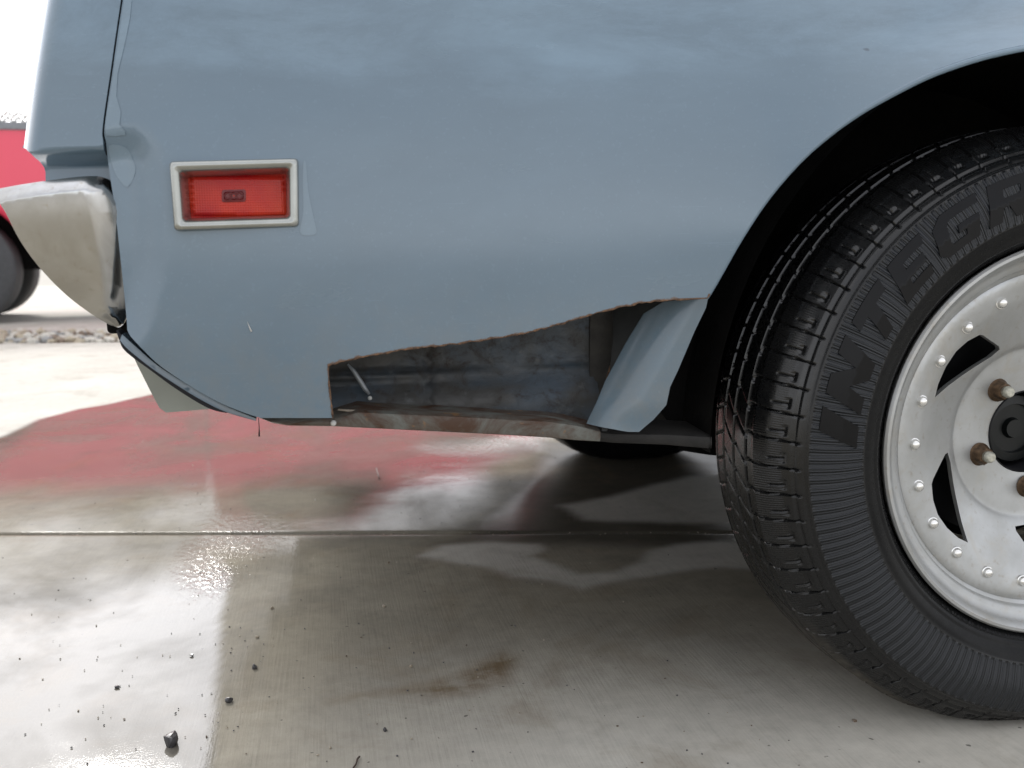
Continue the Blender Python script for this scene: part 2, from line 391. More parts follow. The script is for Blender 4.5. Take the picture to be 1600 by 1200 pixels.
film_left = gpoly([(-1200, 700), (290, 700), (335, 780), (300, 830), (312, 860), (352, 872), (360, 900), (350, 960), (338, 1080), (322, 1300), (-1200, 1600)])
dark_reflection_poly = gpoly([(845, 690), (1300, 690), (1300, 850), (1000, 852), (860, 850), (700, 846), (790, 800), (840, 750)])
film_far = gpoly([(-600, 880), (200, 870), (600, 850), (690, 848), (735, 790), (745, 730), (850, 705), (870, 560), (-600, 560)])
splash = tuple(gnd(350, 870)[:2]); splash2 = tuple(gnd(760, 693)[:2])
def vnoise(X, Y, sc, seed=0):
    r = np.random.RandomState(seed); o = np.zeros_like(X); a = 1.0; tot = 0
    for k in range(5):
        th = r.uniform(0, 2*PI, 7); ph = r.uniform(0, 2*PI, 7)
        for q, p in zip(th, ph): o += a*np.sin(sc*(X*np.cos(q)+Y*np.sin(q))+p+1.7*np.sin(sc*0.7*(Y*np.cos(q)-X*np.sin(q))+p*2))/7
        tot += a; a *= 0.55; sc *= 2.1
    return o/tot
def softmask(poly, X, Y, width, namp, sc, seed):
    d = dist_poly(poly, X, Y); d = np.where(inside(poly, X, Y), d, -d); d = d+namp*vnoise(X, Y, sc, seed)
    return smooth(-width, width, d)
def slab(name, s0, s1, t0, t1, step, mat, zt=0.0):
    """a concrete slab top with rounded edges and sides; returns the object"""
    def axis(a, b, st):
        e = [a, a+0.0015, a+0.004, a+0.007]; n = max(2, int((b-a-0.014)/st)); mid = list(np.linspace(a+0.012, b-0.012, n)); return np.array(e+mid+[b-0.007, b-0.004, b-0.0015, b])
    sa, ta = axis(s0, s1, step), axis(t0, t1, step); Sg, Tg = np.meshgrid(sa, ta, indexing='ij')
    e = np.minimum(np.minimum(Sg-s0, s1-Sg), np.minimum(Tg-t0, t1-Tg)); R = 0.006
    q = np.clip(1-e/R, 0, 1); Zg = zt-R*(1-np.sqrt(np.maximum(0, 1-q*q)))*0.9
    XY = J0[None, None]+Sg[..., None]*jd+Tg[..., None]*jn; X, Y = XY[..., 0], XY[..., 1]
    Zg = Zg+0.0012*vnoise(X, Y, 2.0, 3)*smooth(0, 0.05, e)
    n, m_ = Sg.shape; V = np.stack([X, Y, Zg], -1).reshape(-1, 3).tolist(); Fc = []
    for i in range(n-1):
        for j in range(m_-1): a = i*m_+j; Fc.append((a, a+m_, a+m_+1, a+1))
    ring = [i*m_ for i in range(n)]+[(n-1)*m_+j for j in range(1, m_)]+[i*m_+m_-1 for i in range(n-2, -1, -1)]+[j for j in range(m_-2, 0, -1)]
    b0 = len(V)
    for r_ in ring: V.append([V[r_][0], V[r_][1], zt-0.10])
    for k in range(len(ring)):
        k2 = (k+1) % len(ring); Fc.append((ring[k], b0+k, b0+k2, ring[k2]))
    me = bpy.data.meshes.new(name); me.from_pydata(V, [], Fc); o = link(name, me, None, mat, True); o['kind'] = 'structure'
    VX = np.array(V)[:, 0]; VY = np.array(V)[:, 1]
    near = ((VX+0.7)**2+(VY-0.9)**2) < 16
    def put(nm, val):
        at_ = me.attributes.new(nm, 'FLOAT', 'POINT'); at_.data.foreach_set('value', val.astype(np.float32))
    wet = np.zeros(len(V)); st = np.zeros(len(V)); rp = np.zeros(len(V))
    x, y = VX[near], VY[near]
    wv_ = 1-softmask(dry_far, x, y, 0.012, 0.03, 6, 1)
    wv_ *= 1-0.92*softmask(dryA, x, y, 0.016, 0.010, 22, 2); wv_ *= 1-0.85*softmask(dryB, x, y, 0.02, 0.014, 18, 5)
    # near foreground dries out toward the camera, right of the bumper
    wv_ *= 1-0.85*smooth(0.45, -0.02, y+0.06*vnoise(x, y, 5, 9))*smooth(-0.95, -0.5, x+0.1*vnoise(x, y, 4, 8))
    wet[near] = wv_
    st[near] = softmask(stain, x, y, 0.02, 0.02, 16, 6)+0.0*x
    st[near] += 0.0
    rp[near] = np.exp(-(((x-splash[0])/0.07)**2+((y-splash[1])/0.19)**2))+0.8*np.exp(-(((x-splash2[0])/0.16)**2+((y-splash2[1])/0.10)**2))
    # standing water film: full left of the bumper's reflection and past the joint, thin in the foreground
    fm = 0.12+0.88*np.maximum(softmask(film_left, x, y, 0.008, 0.016, 13, 12), softmask(film_far, x, y, 0.06, 0.04, 9, 13))
    fm *= 1-0.62*smooth(0.60, 0.85, y+0.2*(x+1))*smooth(1.55, 1.2, y+0.2*(x+1))*smooth(-0.2, -0.6, x)
    dw = softmask(dark_reflection_poly, x, y, 0.05, 0.03, 10, 21); dk_ = np.zeros(len(V)); dk_[near] = dw; put('wet_dark_reflection', dk_); fm = np.maximum(fm, 0.5*dw)
    fl = np.zeros(len(V)); fl[near] = fm; put('film', fl)
    put('wet', wet); put('stain', st); put('ripple', np.clip(rp, 0, 1))
    d2 = np.zeros(len(V)); d2[near] = softmask(stain2, x, y, 0.012, 0.01, 25, 7); put('pale', d2)
    return o
m = M_('broomed_concrete')
wet = m.attr('wet'); stn = m.attr('stain'); rip = m.attr('ripple'); pale = m.attr('pale')
g1 = m.noise(2.5, 7, 0.6); g2 = m.noise(35, 6, 0.65); g3 = m.noise(260, 3, 0.6)
broom = m.noise(1.0, 3, 0.5, (330, 9, 1), 0.0)
drycol = m.mix(m.ramp(g1, [(0.3, 0), (0.7, 1)]), (0.49, 0.465, 0.41), (0.60, 0.58, 0.52))
drycol = m.mix(m.ramp(g2, [(0.35, 0.0), (0.75, 0.35)]), drycol, (0.30, 0.285, 0.255))
wetcol = m.mix(1.0, drycol, m.mix(m.attr('film'), (0.61, 0.58, 0.515), (0.33, 0.32, 0.305)), 'MULTIPLY')
blot = m.ramp(m.noise(7, 6, 0.65, (1, 1, 1), 0.6, (3, 8, 0)), [(0.42, 0.0), (0.62, 1.0)])
wetcol = m.mix(m.math('MULTIPLY', blot, 0.30), wetcol, (0.125, 0.115, 0.10))
wetcol = m.mix(m.attr('wet_dark_reflection'), wetcol, m.mix(1.0, wetcol, (0.42, 0.41, 0.40), 'MULTIPLY'))  # dark reflection of underside and far tyre put into the wet colour
c = m.mix(wet, drycol, wetcol)
c = m.mix(m.math('MULTIPLY', stn, m.ramp(m.noise(24, 5, 0.7), [(0.35, 0.25), (0.60, 0.90)])), c, (0.15, 0.10, 0.05))
c = m.mix(m.ramp(m.noise(4.5, 6, 0.68, (1, 1, 1), 0.8, (7, 3, 0)), [(0.52, 0), (0.72, 0.45)]), c, (0.19, 0.145, 0.09))
c = m.mix(m.math('MULTIPLY', pale, 0.5), c, (0.38, 0.36, 0.31))
c = m.mix(m.math('MULTIPLY', m.ramp(g2, [(0.35, 0.2), (0.65, 1.0)]), m.ramp(broom, [(0.40, 0.10), (0.50, 0.0)])), c, (0.09, 0.085, 0.07))
c = m.mix(m.ramp(m.noise(90, 2, 0.4, off=(9, 1, 0)), [(0.74, 0), (0.77, 0.75)]), c, (0.05, 0.047, 0.04))
film = m.math('MULTIPLY', m.math('MULTIPLY', wet, m.attr('film')), m.ramp(m.noise(3.2, 5, 0.6, (1, 0.6, 1), 0.5, (1, 2, 0)), [(0.34, 0.30), (0.58, 1.0)]))
nb = m.bump(broom, 0.35, 0.0012); nb = m.bump(g3, 0.35, 0.0008, nb)
cn = m.bump(m.noise(5, 3, 0.5), 0.10, 0.006)
rr = m.math('MULTIPLY', m.noise(75, 3, 0.6, (1.2, 0.6, 1)), rip)
cn = m.bump(rr, 0.7, 0.007, cn)
cn = m.bump(m.math('ADD', broom, g3), 0.05, 0.0009, cn)
m.set(Base_Color=c, Roughness=m.mix(wet, 0.85, 0.6), Normal=nb, Coat_Weight=film, Coat_Roughness=m.mix(m.attr('wet_dark_reflection'), m.mix(m.ramp(g2, [(0.3, 0), (0.7, 1)]), 0.025, 0.07), 0.24), Coat_IOR=1.55, Coat_Normal=cn, Specular_IOR_Level=m.math('MULTIPLY', m.math('SUBTRACT', 1.0, wet), 0.3))
CONC = m.m
SL = 3.05
def slabs():
    # the two slabs in view are fine grids, the rest coarse
    s_off = -2.1; G = 0.006
    slab('concrete_slab', s_off, s_off+SL+1.4, G, 3.9, 0.012, CONC)             # beyond the joint
    slab('concrete_slab', s_off, s_off+SL+1.4, -2.6, -G, 0.009, CONC)            # camera side
    for s0, s1 in ((s_off-3.5, s_off-2*G), (s_off+SL+1.4+2*G, s_off+8), (s_off+8+2*G, s_off+12)):
        for t0, t1 in ((G, 3.9), (-2.6, -G), (-6.5, -2.6-2*G)): slab('concrete_slab', s0, s1, t0, t1, 0.12, CONC)
    slab('concrete_slab', s_off, s_off+SL+1.4, -6.5, -2.6-2*G, 0.12, CONC)
slabs()
# ground sheet to the horizon, the far street and the earth below the joints
def quad(name, pts, z, mat, kind='structure'):
    me = bpy.data.meshes.new(name); me.from_pydata([(p[0], p[1], z) for p in pts], [], [tuple(range(len(pts)))]); o = link(name, me, None, mat, False); o['kind'] = kind; return o
EARTH = simple('damp_joint_earth', (0.06, 0.055, 0.045), 0.9, 0, 0.4, 40, 0.6, 0.002)
quad('ground', [(-600, -600), (600, -600), (600, 600), (-600, 600)], -0.112, simple('pale_dry_ground', (0.36, 0.34, 0.30), 0.9, 0, 0.15, 0.6))
quad('joint_bed', [(-9, -8), (14, -8), (14, 12), (-9, 12)], -0.03, EARTH)
# concrete of the road past the gravel strip
g0 = gnd(0, 549); g1_ = gnd(190, 541)
gd = (g1_-g0)[:2]; gd /= np.linalg.norm(gd); gn = np.array([-gd[1], gd[0]])
def gp(s, t): return (g0[:2]+gd*s+gn*t)
road = slab('road', -14, 24, 4.96, 16, 0.5, CONC, -0.001)
slab('concrete_slab', -6, -2.1-0.0, 3.912, 4.11, 0.2, CONC); slab('concrete_slab', -2.088, 12, 3.912, 4.11, 0.2, CONC)

# ------------------------------------------------------------------ THE CAR
WC = np.array([0.0, 0.0, 0.30823])
car = empty('car', (0, 0, 0), 'old grey-blue car with its lower rear quarter panel cut away behind the aluminium wheel', 'car')

HSTEP = 0.603
_a = xz(62, 0, 0.035); _b = xz(39, 225, 0.035)
def XE(z): return _b[0]+(_a[0]-_b[0])/(_a[1]-_b[1])*(z-_b[1])
inset_line = poly_xz(spline([(150, 224), (200, 217), (222, 232), (234, 262), (240, 330), (238, 420), (222, 490), (200, 528)], 6), -0.005)
def inset(X, Z):
    """0 outside, 1 inside the bumper recess"""
    reg = list(inset_line)+[(-1.4, 0.40), (-1.4, inset_line[0][1])]
    d = dist_poly(inset_line, X, Z, False); ins = inside(reg, X, Z)
    return smooth(-0.013, 0.018, np.where(ins, d, -d))
def S0(X, Z):
    y = -0.022 + 0.50*np.maximum(Z-0.50, 0)**2 + 0.22*np.maximum(0.50-Z, 0)**2
    y = y + 0.3*np.maximum(Z-0.80, 0)**2
    k = np.maximum(0.462-Z, 0); y = y+0.02*np.sqrt(k*k+4e-4)-0.02*0.02
    d = np.hypot(X-WC[0], Z-WC[2])-0.405
    y = y - (0.012*np.exp(-np.maximum(d, -0.02)/0.100)+0.034*np.exp(-np.maximum(d, -0.012)/0.036))*smooth(0.25, 1.0, (Z-WC[2])/0.4)
    d2 = np.hypot(X-2.72, Z-WC[2])-0.395; y = y-0.018*np.exp(-np.maximum(d2, -0.02)/0.055)
    y = y + 0.35*np.maximum(-0.72-X, 0)**2
    return y
def S(X, Z):
    y = S0(X, Z)+0.010*inset(X, Z)
    # rounded rear corner of the end cap
    R = 0.045; q = np.clip((XE(np.asarray(Z))+R-X)/R, 0, 0.995)
    return y + R*(1-np.sqrt(1-q*q))
# arch and bottom outline (photo pixels -> panel plane)
arch_px = [(1105, 465), (1120, 440), (1138, 408), (1160, 370), (1200, 310), (1250, 252), (1300, 208), (1350, 173), (1400, 145), (1450, 120), (1500, 101), (1550, 86), (1600, 75)]
def onS(px, py, y0=-0.02):
    y = y0
    for _ in range(6):
        p = at(px, py, y); y = float(S(np.array([p[0]]), np.array([p[2]]))[0])
    return at(px, py, y)
def oS(pts): return [(lambda p: (p[0], p[2]))(onS(a, b)) for a, b in pts]
arch = oS(spline(arch_px, 3))
ax0, az0 = arch[-1]
Rr = 0.393
archR = [(0.06+Rr*math.cos(t)*1.0, 0.315+Rr*math.sin(t)) for t in np.linspace(math.radians(100), math.radians(2), 26)]
cut_px = [(520, 653), (519, 640), (514, 600), (513, 570), (560, 558), (605, 550), (640, 544), (700, 538), (760, 530), (820, 520), (870, 507), (920, 492), (960, 481), (1010, 471), (1060, 467)]
cut = oS(cut_px)
cutr = resample(cut, 0.004, False)
cutr = [(x, z+(0.0003*math.sin(x*700)+0.0003*math.sin(x*1330+1)+0.0003*math.sin(x*2900)) if x > cut[3][0]+0.01 else z) for x, z in cutr]
low_px = [(200, 521), (222, 545), (252, 573), (300, 605), (345, 630), (385, 646), (407, 653)]
low = oS(spline(low_px, 4))
seam_px = [(192, 0), (183, 60), (176, 110), (170, 150), (165, 185), (163, 208), (166, 225), (170, 262), (180, 330), (190, 420), (197, 490), (199, 516)]
seam = oS(spline(seam_px, 3))                      # top to bottom
sx, sz = seam[0]; x_top = sx+0.012*(0.92-sz)/0.1*0.35
outline = [(x_top, 0.90)]+seam+low[1:]+cutr+arch+archR+[(0.465, 0.29), (0.80, 0.27), (0.80, 0.90)]
bez_px = [(264, 252), (466, 247), (468, 355), (272, 361)]
hole = oS([(280, 264), (452, 260), (455, 344), (284, 350)])
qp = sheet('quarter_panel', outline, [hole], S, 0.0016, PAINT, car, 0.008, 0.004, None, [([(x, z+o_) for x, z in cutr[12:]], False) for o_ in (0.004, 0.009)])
qv = np.array([v.co[:] for v in qp.data.vertices]); er = np.clip(1-dist_poly(cutr, qv[:, 0], qv[:, 2], False)/0.010, 0, 1)
q_ = qp.data.attributes.new('edgerust', 'FLOAT', 'POINT'); q_.data.foreach_set('value', er.astype(np.float32))
# seam gap strip behind the joint
# rear end cap (quarter extension)
gap = 0.0016
seamL = [(x-gap, z) for x, z in seam]
iend = [i for i, p in enumerate(seam) if p[1] < 0.53][0]
cap_left = oS([(39, 232)])
capL = [xz(62, 0, 0.035), xz(52, 80, 0.035), xz(44, 160, 0.035), xz(39, 225, 0.035), xz(40, 232, 0.045)]
capL = [(capL[0][0]+(capL[0][0]-capL[3][0])/(capL[0][1]-capL[3][1])*(0.90-capL[0][1]), 0.90)]+capL
cap_cut = [xz(a, b, 0.066) for a, b in [(50, 236), (62, 240), (73, 248), (81, 259), (85, 273), (86, 300), (86, 360)]]
def Scap(X, Z):
    y = S0(X, Z)+0.030*smooth(HSTEP+0.001, HSTEP-0.012, Z-0.03*(X+0.92))
    R = 0.022; q = np.clip((XE(np.asarray(Z))+R-X)/R, 0, 1.05)
    return y+0.022*q**2.4
capo = [(x_top-gap, 0.90)]+seamL[:iend]+[(seamL[iend][0], cap_cut[-1][1])]+cap_cut[::-1]+capL[::-1]
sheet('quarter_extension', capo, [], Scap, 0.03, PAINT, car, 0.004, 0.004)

sbk = [(x_top-0.010, 0.895)]+[(x-0.010, z) for x, z in seam]+[(x+0.010, z) for x, z in seam[::-1]]+[(x_top+0.010, 0.895)]
sheet('seam_backing', [p for p in sbk if p[1] > 0.48], [], lambda X, Z: S0(X, Z)+0.045, 0.004, SEAM, car, 0.01, 0.01)
# rust crust along the cut edge
pts = [(x, float(S(np.array([x]), np.array([z]))[0])-0.0002, z-0.0004) for x, z in cutr+arch[:2]]
rr_ = [0.0007*(0.5+1.3*abs(math.sin(i*1.7)*math.sin(i*0.53+1))) for i in range(len(pts))]
tube('rust_edge', pts, 0.001, RUST, car, 6, rr_)
# rolled hem along the arch
pts = [(x, float(S(np.array([x]), np.array([z]))[0])+0.003, z) for x, z in arch+archR[1:]]
tube('arch_hem', pts, 0.0030, PAINT, car, 8)

# water runs on the paint: thin wet films, lighter than the dusty paint
def film(name, px, mat=WETRUN, off=0.0005, f=None):
    o = oS(px); sheet(name, o, [], lambda X, Z: (f or S)(X, Z)-off, 0.0003, mat, car, 0.006, 0.004)
film('water_run', spline([(474, 256), (478, 256), (482, 300), (491, 345), (494, 364), (480, 368), (469, 362), (474, 330), (473, 290)], 3, True))
film('water_run', [(194, 0), (206, 0), (203, 30), (197, 60), (190, 90), (184, 115), (182, 150), (189, 175), (187, 195), (196, 205), (196, 211), (180, 213), (166, 212), (165, 190), (172, 150), (178, 110), (186, 60)])
film('water_run', spline([(170, 228), (196, 230), (208, 250), (212, 268), (200, 292), (186, 280), (177, 262)], 3, True))
# white scratch
p0, p1 = onS(393, 518), onS(386, 502)
tube('paint_chip', [tuple(p0-[0, .0006, 0]), tuple((p0+p1)/2-[0, .0007, 0]), tuple(p1-[0, .0006, 0])], 0.0005, WHITEMARK, car, 6, [0.0008, 0.0004, 0.0001])

# ---- side marker lamp
ml = empty('side_marker_lamp', tuple(onS(366, 304)), parent=car)
YB = float(onS(366, 304)[1])
bo = poly_xz(bez_px, YB-0.004)
def rounded(pts, r, n=6):
    o = []; N = len(pts)
    for i in range(N):
        p = np.array(pts[i]); a = np.array(pts[i-1])-p; b = np.array(pts[(i+1) % N])-p; a /= np.linalg.norm(a); b /= np.linalg.norm(b)
        p0 = p+a*r; p2 = p+b*r
        for k in range(n+1): t = k/n; o.append(tuple((1-t)**2*p0+2*t*(1-t)*p+t*t*p2))
    return o
def ring_between(name, loops, mat, parent):        # loops: list of (pts2d, y)
    V = []; Fc = []; n = len(loops[0][0])
    for pts2, y in loops:
        for x, z in pts2: V.append((x, y, z))
    for l in range(len(loops)-1):
        for i in range(n): j = (i+1) % n; Fc.append((l*n+i, l*n+j, (l+1)*n+j, (l+1)*n+i))
    me = bpy.data.meshes.new(name); me.from_pydata(V, [], Fc)
    bm = bmesh.new(); bm.from_mesh(me); bmesh.ops.recalc_face_normals(bm, faces=bm.faces); bm.to_mesh(me); bm.free()
    o = link(name, me, parent, mat, True); me.set_sharp_from_angle(angle=math.radians(50)); return o
def inset_poly(pts4, d):
    c = np.mean(pts4, axis=0); o = []
    for p in pts4: o.append((p[0]+(d if p[0] < c[0] else -d), p[1]+(d if p[1] < c[1] else -d)))
    return o
lp = []
for d, y, r in ((0.0, 0.002, .004), (0.0, -0.003, .004), (0.0005, -0.0055, .004), (0.002, -0.0075, .004), (0.004, -0.008, .0035), (0.006, -0.0072, .003), (0.0080, -0.005, .003), (0.0095, 0.001, .0025), (0.0112, 0.018, .002), (0.0114, 0.026, .002)):
    lp.append((rounded(inset_poly(bo, d), r), YB+y))
ring_between('bezel', lp, SATIN, ml)
lo = rounded(inset_poly(bo, 0.0112), 0.002)
YL = YB+0.017
def Slens(X, Z):
    cx_, cz_ = np.mean([p[0] for p in lo]), np.mean([p[1] for p in lo])
    e = np.minimum(np.minimum(X-min(p[0] for p in lo), max(p[0] for p in lo)-X), np.minimum(Z-min(p[1] for p in lo), max(p[1] for p in lo)-Z))
    return YL+0.0035*smooth(0.004, 0.0, e)+0.15*((Z-cz_)**2)
sheet('lens', lo, [], Slens, 0.004, LENS, ml, 0.003, 0.003)
ep = rounded(poly_xz([(347, 297), (384, 296), (384, 315), (347, 316)], YL), 0.002)
ring_between('emblem', [(ep, YL+0.001), (ep, YL-0.0009), (rounded(poly_xz([(350, 300), (381, 299), (381, 312), (350, 313)], YL), 0.002), YL-0.0012), (rounded(poly_xz([(351, 301), (380, 300), (380, 311), (351, 312)], YL), 0.002), YL-0.0002), (rounded(poly_xz([(364, 305), (367, 305), (367, 307), (364, 307)], YL), 0.0002), YL-0.0002)], EMBLEM, ml)
for k, cx_ in enumerate((356, 365, 374)):
    a = at(cx_, 306, YL-0.0006)
    tube('emblem_mark', [tuple(a+np.array([0.0026*math.cos(t), 0, 0.0024*math.sin(t)])) for t in np.linspace(0.3, 2*PI-0.2, 16)], 0.0006, EMBLEM, ml, 6)
bm = bmesh.new(); add_box(bm, (bo[0][0]+0.004, YB+0.022, bo[3][1]+0.004), (bo[1][0]-0.004, YB+0.045, bo[1][1]-0.004), 0.002); bm_obj('lamp_housing', bm, BARREL, ml)

# ---- rear bumper
YBM = -0.012
bump_px = spline([(-60, 302), (0, 290), (60, 281), (130, 273), (155, 275), (170, 290), (180, 330), (189, 400), (191, 450), (187, 490), (176, 512), (163, 518), (140, 502), (95, 465), (55, 420), (25, 375), (0, 325), (-25, 300)], 5, True)
bo2 = poly_xz(bump_px, YBM)
_t = poly_xz([(-60, 302), (0, 290), (60, 281), (130, 273), (155, 275), (170, 290), (190, 330)], YBM); TXS = [p[0] for p in _t]; TZS = [p[1] for p in _t]
BR = poly_xz([(160, 276), (170, 290), (180, 330), (189, 400), (191, 450), (187, 490), (176, 512), (163, 518)], YBM)
def Sb(X, Z):
    d = dist_poly(bo2, X, Z); d = np.where(inside(bo2, X, Z), d, -d); R = 0.020; q = np.clip(1-d/R, 0, 1.1)
    dt = np.interp(X, TXS, TZS)-Z; qt = np.clip(1-dt/0.0125, 0, 1.2)
    dr = dist_poly(BR, X, Z, False); qr = np.clip(1-dr/0.022, 0, 1.1); ql = np.clip(1-d/0.005, 0, 1.2)
    return YBM + 0.012*qr**2+0.012*qt**1.4+0.20*(0.565-Z)+1.6*(X+0.955)**2+2.2*(Z-0.535)**2
sheet('bumper', bo2, [], Sb, 0.1, CHROME, car, 0.0025, 0.0018, back=1.60, creases=[([(x, z-o_) for x, z in zip(TXS[1:-2], TZS[1:-2])], False) for o_ in (0.003, 0.006, 0.009, 0.0125, 0.016)])
bm = bmesh.new(); p = at(178, 505, 0.06); add_box(bm, (p[0]-0.005, 0.05, p[2]-0.009), (p[0]+0.06, 1.55, p[2]+0.10), 0.004); bm_obj('bumper_bracket', bm, UNDER, car)

# ---- rolled lower edge strip and hanging valance plate under the rear corner
strip_top = poly_xz(spline([(194, 521), (215, 540), (250, 570), (300, 602), (350, 630), (400, 651)], 5), 0.015)
strip_bot = poly_xz(spline([(401, 655), (355, 641), (318, 623), (280, 600), (240, 573), (205, 545), (191, 530)], 5), 0.015)
so_ = strip_top+strip_bot
sheet('rolled_hem', so_, [], lambda X, Z: 0.006+0.35*dist_poly(strip_top, X, Z, False)*-1+0.0, 0.25, PAINT, car, 0.004, 0.004)
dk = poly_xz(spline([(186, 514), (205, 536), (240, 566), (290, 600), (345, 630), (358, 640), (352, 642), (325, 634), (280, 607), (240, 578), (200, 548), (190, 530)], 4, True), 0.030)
sheet('dark_seam_strip', dk, [], lambda X, Z: 0.02+0*X, 0.02, SEAM, car, 0.008, 0.006)  # dark strip between the panel edge and the rolled hem
VAL = simple('pale_valance_paint', (0.36, 0.39, 0.37), 0.22, 0.35, 0.15, 8)
vp = poly_xz([(196, 530), (205, 545), (214, 568), (232, 610), (246, 640), (256, 648), (300, 645), (345, 642), (368, 641), (330, 615), (280, 590), (240, 560)], 0.07)
sheet('valance', vp, [], lambda X, Z: 0.07-0.25*(Z-0.42)+0.10*(X+0.9), 1.5, VAL, car, 0.008, 0.006)

# ---- what the cut-away shows
YI = 0.085
ip = poly_xz([(480, 520), (560, 500), (900, 440), (975, 425), (965, 560), (950, 672), (520, 655), (480, 640)], YI)
def Si(X, Z): return YI+0.012*smooth(0.40, 0.36, Z)*-1+0.003*vnoise(X, Z, 18, 4)-0.004*np.exp(-((Z-0.397-0.02*(X+0.6))/0.0035)**2)+0.004*np.exp(-((X+0.655)/0.004)**2)
sheet('inner_panel', ip, [], Si, 0.003, INNER, car, 0.008, 0.008)
# folded wall between inner panel and wheelhouse flange
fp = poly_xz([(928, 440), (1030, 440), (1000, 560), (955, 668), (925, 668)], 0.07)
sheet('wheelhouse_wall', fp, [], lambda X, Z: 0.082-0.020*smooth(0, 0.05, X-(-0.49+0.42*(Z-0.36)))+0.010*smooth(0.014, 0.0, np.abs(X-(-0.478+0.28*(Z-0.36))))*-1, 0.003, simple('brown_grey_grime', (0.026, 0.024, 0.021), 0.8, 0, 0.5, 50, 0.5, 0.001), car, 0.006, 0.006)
a = at(955, 505, 0.064); b = at(968, 560, 0.062); c_ = at(948, 588, 0.062)
tube('rusty_seam', [tuple(at(968, 500, 0.060)), tuple(at(962, 540, 0.060)), tuple(at(955, 572, 0.060)), tuple(at(947, 592, 0.060))], 0.001, RUST, car, 6, [0.0006, 0.0012, 0.0015, 0.0005])
# light blue curved flange
fl_px = [(1043, 472), (1070, 467), (1102, 466), (1099, 480), (1081, 517), (1055, 578), (1043, 603), (1037, 631), (1018, 655), (997, 674), (980, 674), (960, 671), (926, 668), (958, 599), (990, 540), (1018, 492)]
fo = poly_xz(fl_px, 0.006)
eL = (at(936, 668, 0.006), at(1043, 472, 0.006))
def Sf(X, Z):
    x0 = eL[0][0]+(eL[1][0]-eL[0][0])*(Z-eL[0][2])/(eL[1][2]-eL[0][2]); u = (X-x0)
    q = np.clip(1-u/0.030, 0, 2.2)
    return 0.000+0.016*q**2.2+0.004*smooth(0.37, 0.34, Z)-0.05*np.clip(u-0.02, 0, 1)
sheet('wheelhouse_flange', fo, [], Sf, 0.0016, PAINT2, car, 0.004, 0.004)
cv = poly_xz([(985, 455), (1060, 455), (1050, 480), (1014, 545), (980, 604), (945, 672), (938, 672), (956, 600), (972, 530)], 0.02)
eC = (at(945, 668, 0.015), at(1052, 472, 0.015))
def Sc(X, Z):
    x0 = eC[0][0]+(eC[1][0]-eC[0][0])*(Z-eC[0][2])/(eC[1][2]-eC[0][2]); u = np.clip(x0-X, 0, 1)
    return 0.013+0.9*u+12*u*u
sheet('flange_return', cv, [], Sc, 0.0016, simple('shaded_grey_return', (0.020, 0.021, 0.021), 0.85, 0, 0.4, 30), car, 0.004, 0.004)  # turned-in side of the flange, its shade put into the dark colour
# bottom rail (long flange, slightly twisted), its bright top lip, drip
bm = bmesh.new()
def rail(bm, pts, Y0, Y1):
    top = [at(a_, t_, Y0) for a_, t_, b_ in pts]; bot = [at(a_, b_, Y0) for a_, t_, b_ in pts]
    rows = []
    for t_, b_ in zip(top, bot):
        rows.append([bm.verts.new((t_[0], Y1, t_[2]+0.004)), bm.verts.new((t_[0], Y0+0.004, t_[2]+0.001)), bm.verts.new((t_[0], Y0, t_[2]-0.001)), bm.verts.new((t_[0], Y0-0.001, (t_[2]+b_[2])/2)), bm.verts.new((b_[0], Y0+0.001, b_[2]+0.001)), bm.verts.new((b_[0], Y0+0.004, b_[2])), bm.verts.new((b_[0], Y1, b_[2]+0.003))])
    for i in range(len(rows)-1):
        for k in range(6): bm.faces.new((rows[i][k], rows[i][k+1], rows[i+1][k+1], rows[i+1][k]))
rail(bm, [(405, 651, 654), (425, 656, 662), (450, 657, 666), (520, 655, 667), (560, 643, 669), (640, 647, 673), (720, 650, 677), (800, 655, 681), (860, 658, 685), (900, 664, 689), (938, 673, 691)], 0.028, 0.10)
bm_obj('bottom_rail', bm, RAIL, car, True, 40)
bm = bmesh.new(); rail(bm, [(930, 674, 690), (960, 677, 693), (1040, 678, 696), (1112, 682, 702)], 0.031, 0.10)
bm_obj('crossmember', bm, simple('dark_sill_grime', (0.010, 0.009, 0.008), 0.7, 0, 0.5, 50, 0.5, 0.001), car, True, 40)
bm = bmesh.new(); rail(bm, [(1060, 640, 704), (1110, 640, 712), (1160, 640, 716), (1260, 640, 716)], 0.27, 0.36); bm_obj('sliver_blocker', bm, UNDER, car, True, 40)  # dark piece added to block the bright ground showing beside the tyre
tube('rail_lip', [tuple(at(x, y, 0.036)) for x, y in ((528, 640), (560, 643), (620, 646), (700, 650), (760, 653))], 0.001, simple('bare_lip_metal', (0.38, 0.33, 0.27), 0.6, 0.1, 0.5, 90), car, 8, [0.0008, 0.0016, 0.0014, 0.001, 0.0005])
tube('drain_strap', [tuple(at(x, y, 0.07)) for x, y in ((543, 569), (553, 580), (562, 594), (570, 607), (577, 616))], 0.002, simple('grey_strap', (0.30, 0.32, 0.34), 0.4, 0.3), car, 8, [0.001, 0.0022, 0.0026, 0.0026, 0.0016])
bm = bmesh.new(); p = at(578, 622, 0.066); bmesh.ops.create_uvsphere(bm, u_segments=10, v_segments=8, radius=0.0022, matrix=Matrix.Translation(p)); bm_obj('screw', bm, WHITEMARK, car, True)
bm = bmesh.new(); p = at(521, 661, 0.026); bmesh.ops.create_uvsphere(bm, u_segments=10, v_segments=8, radius=0.0028, matrix=Matrix.Translation(p)); bm_obj('mud_drip', bm, WHITEMARK, car, True)
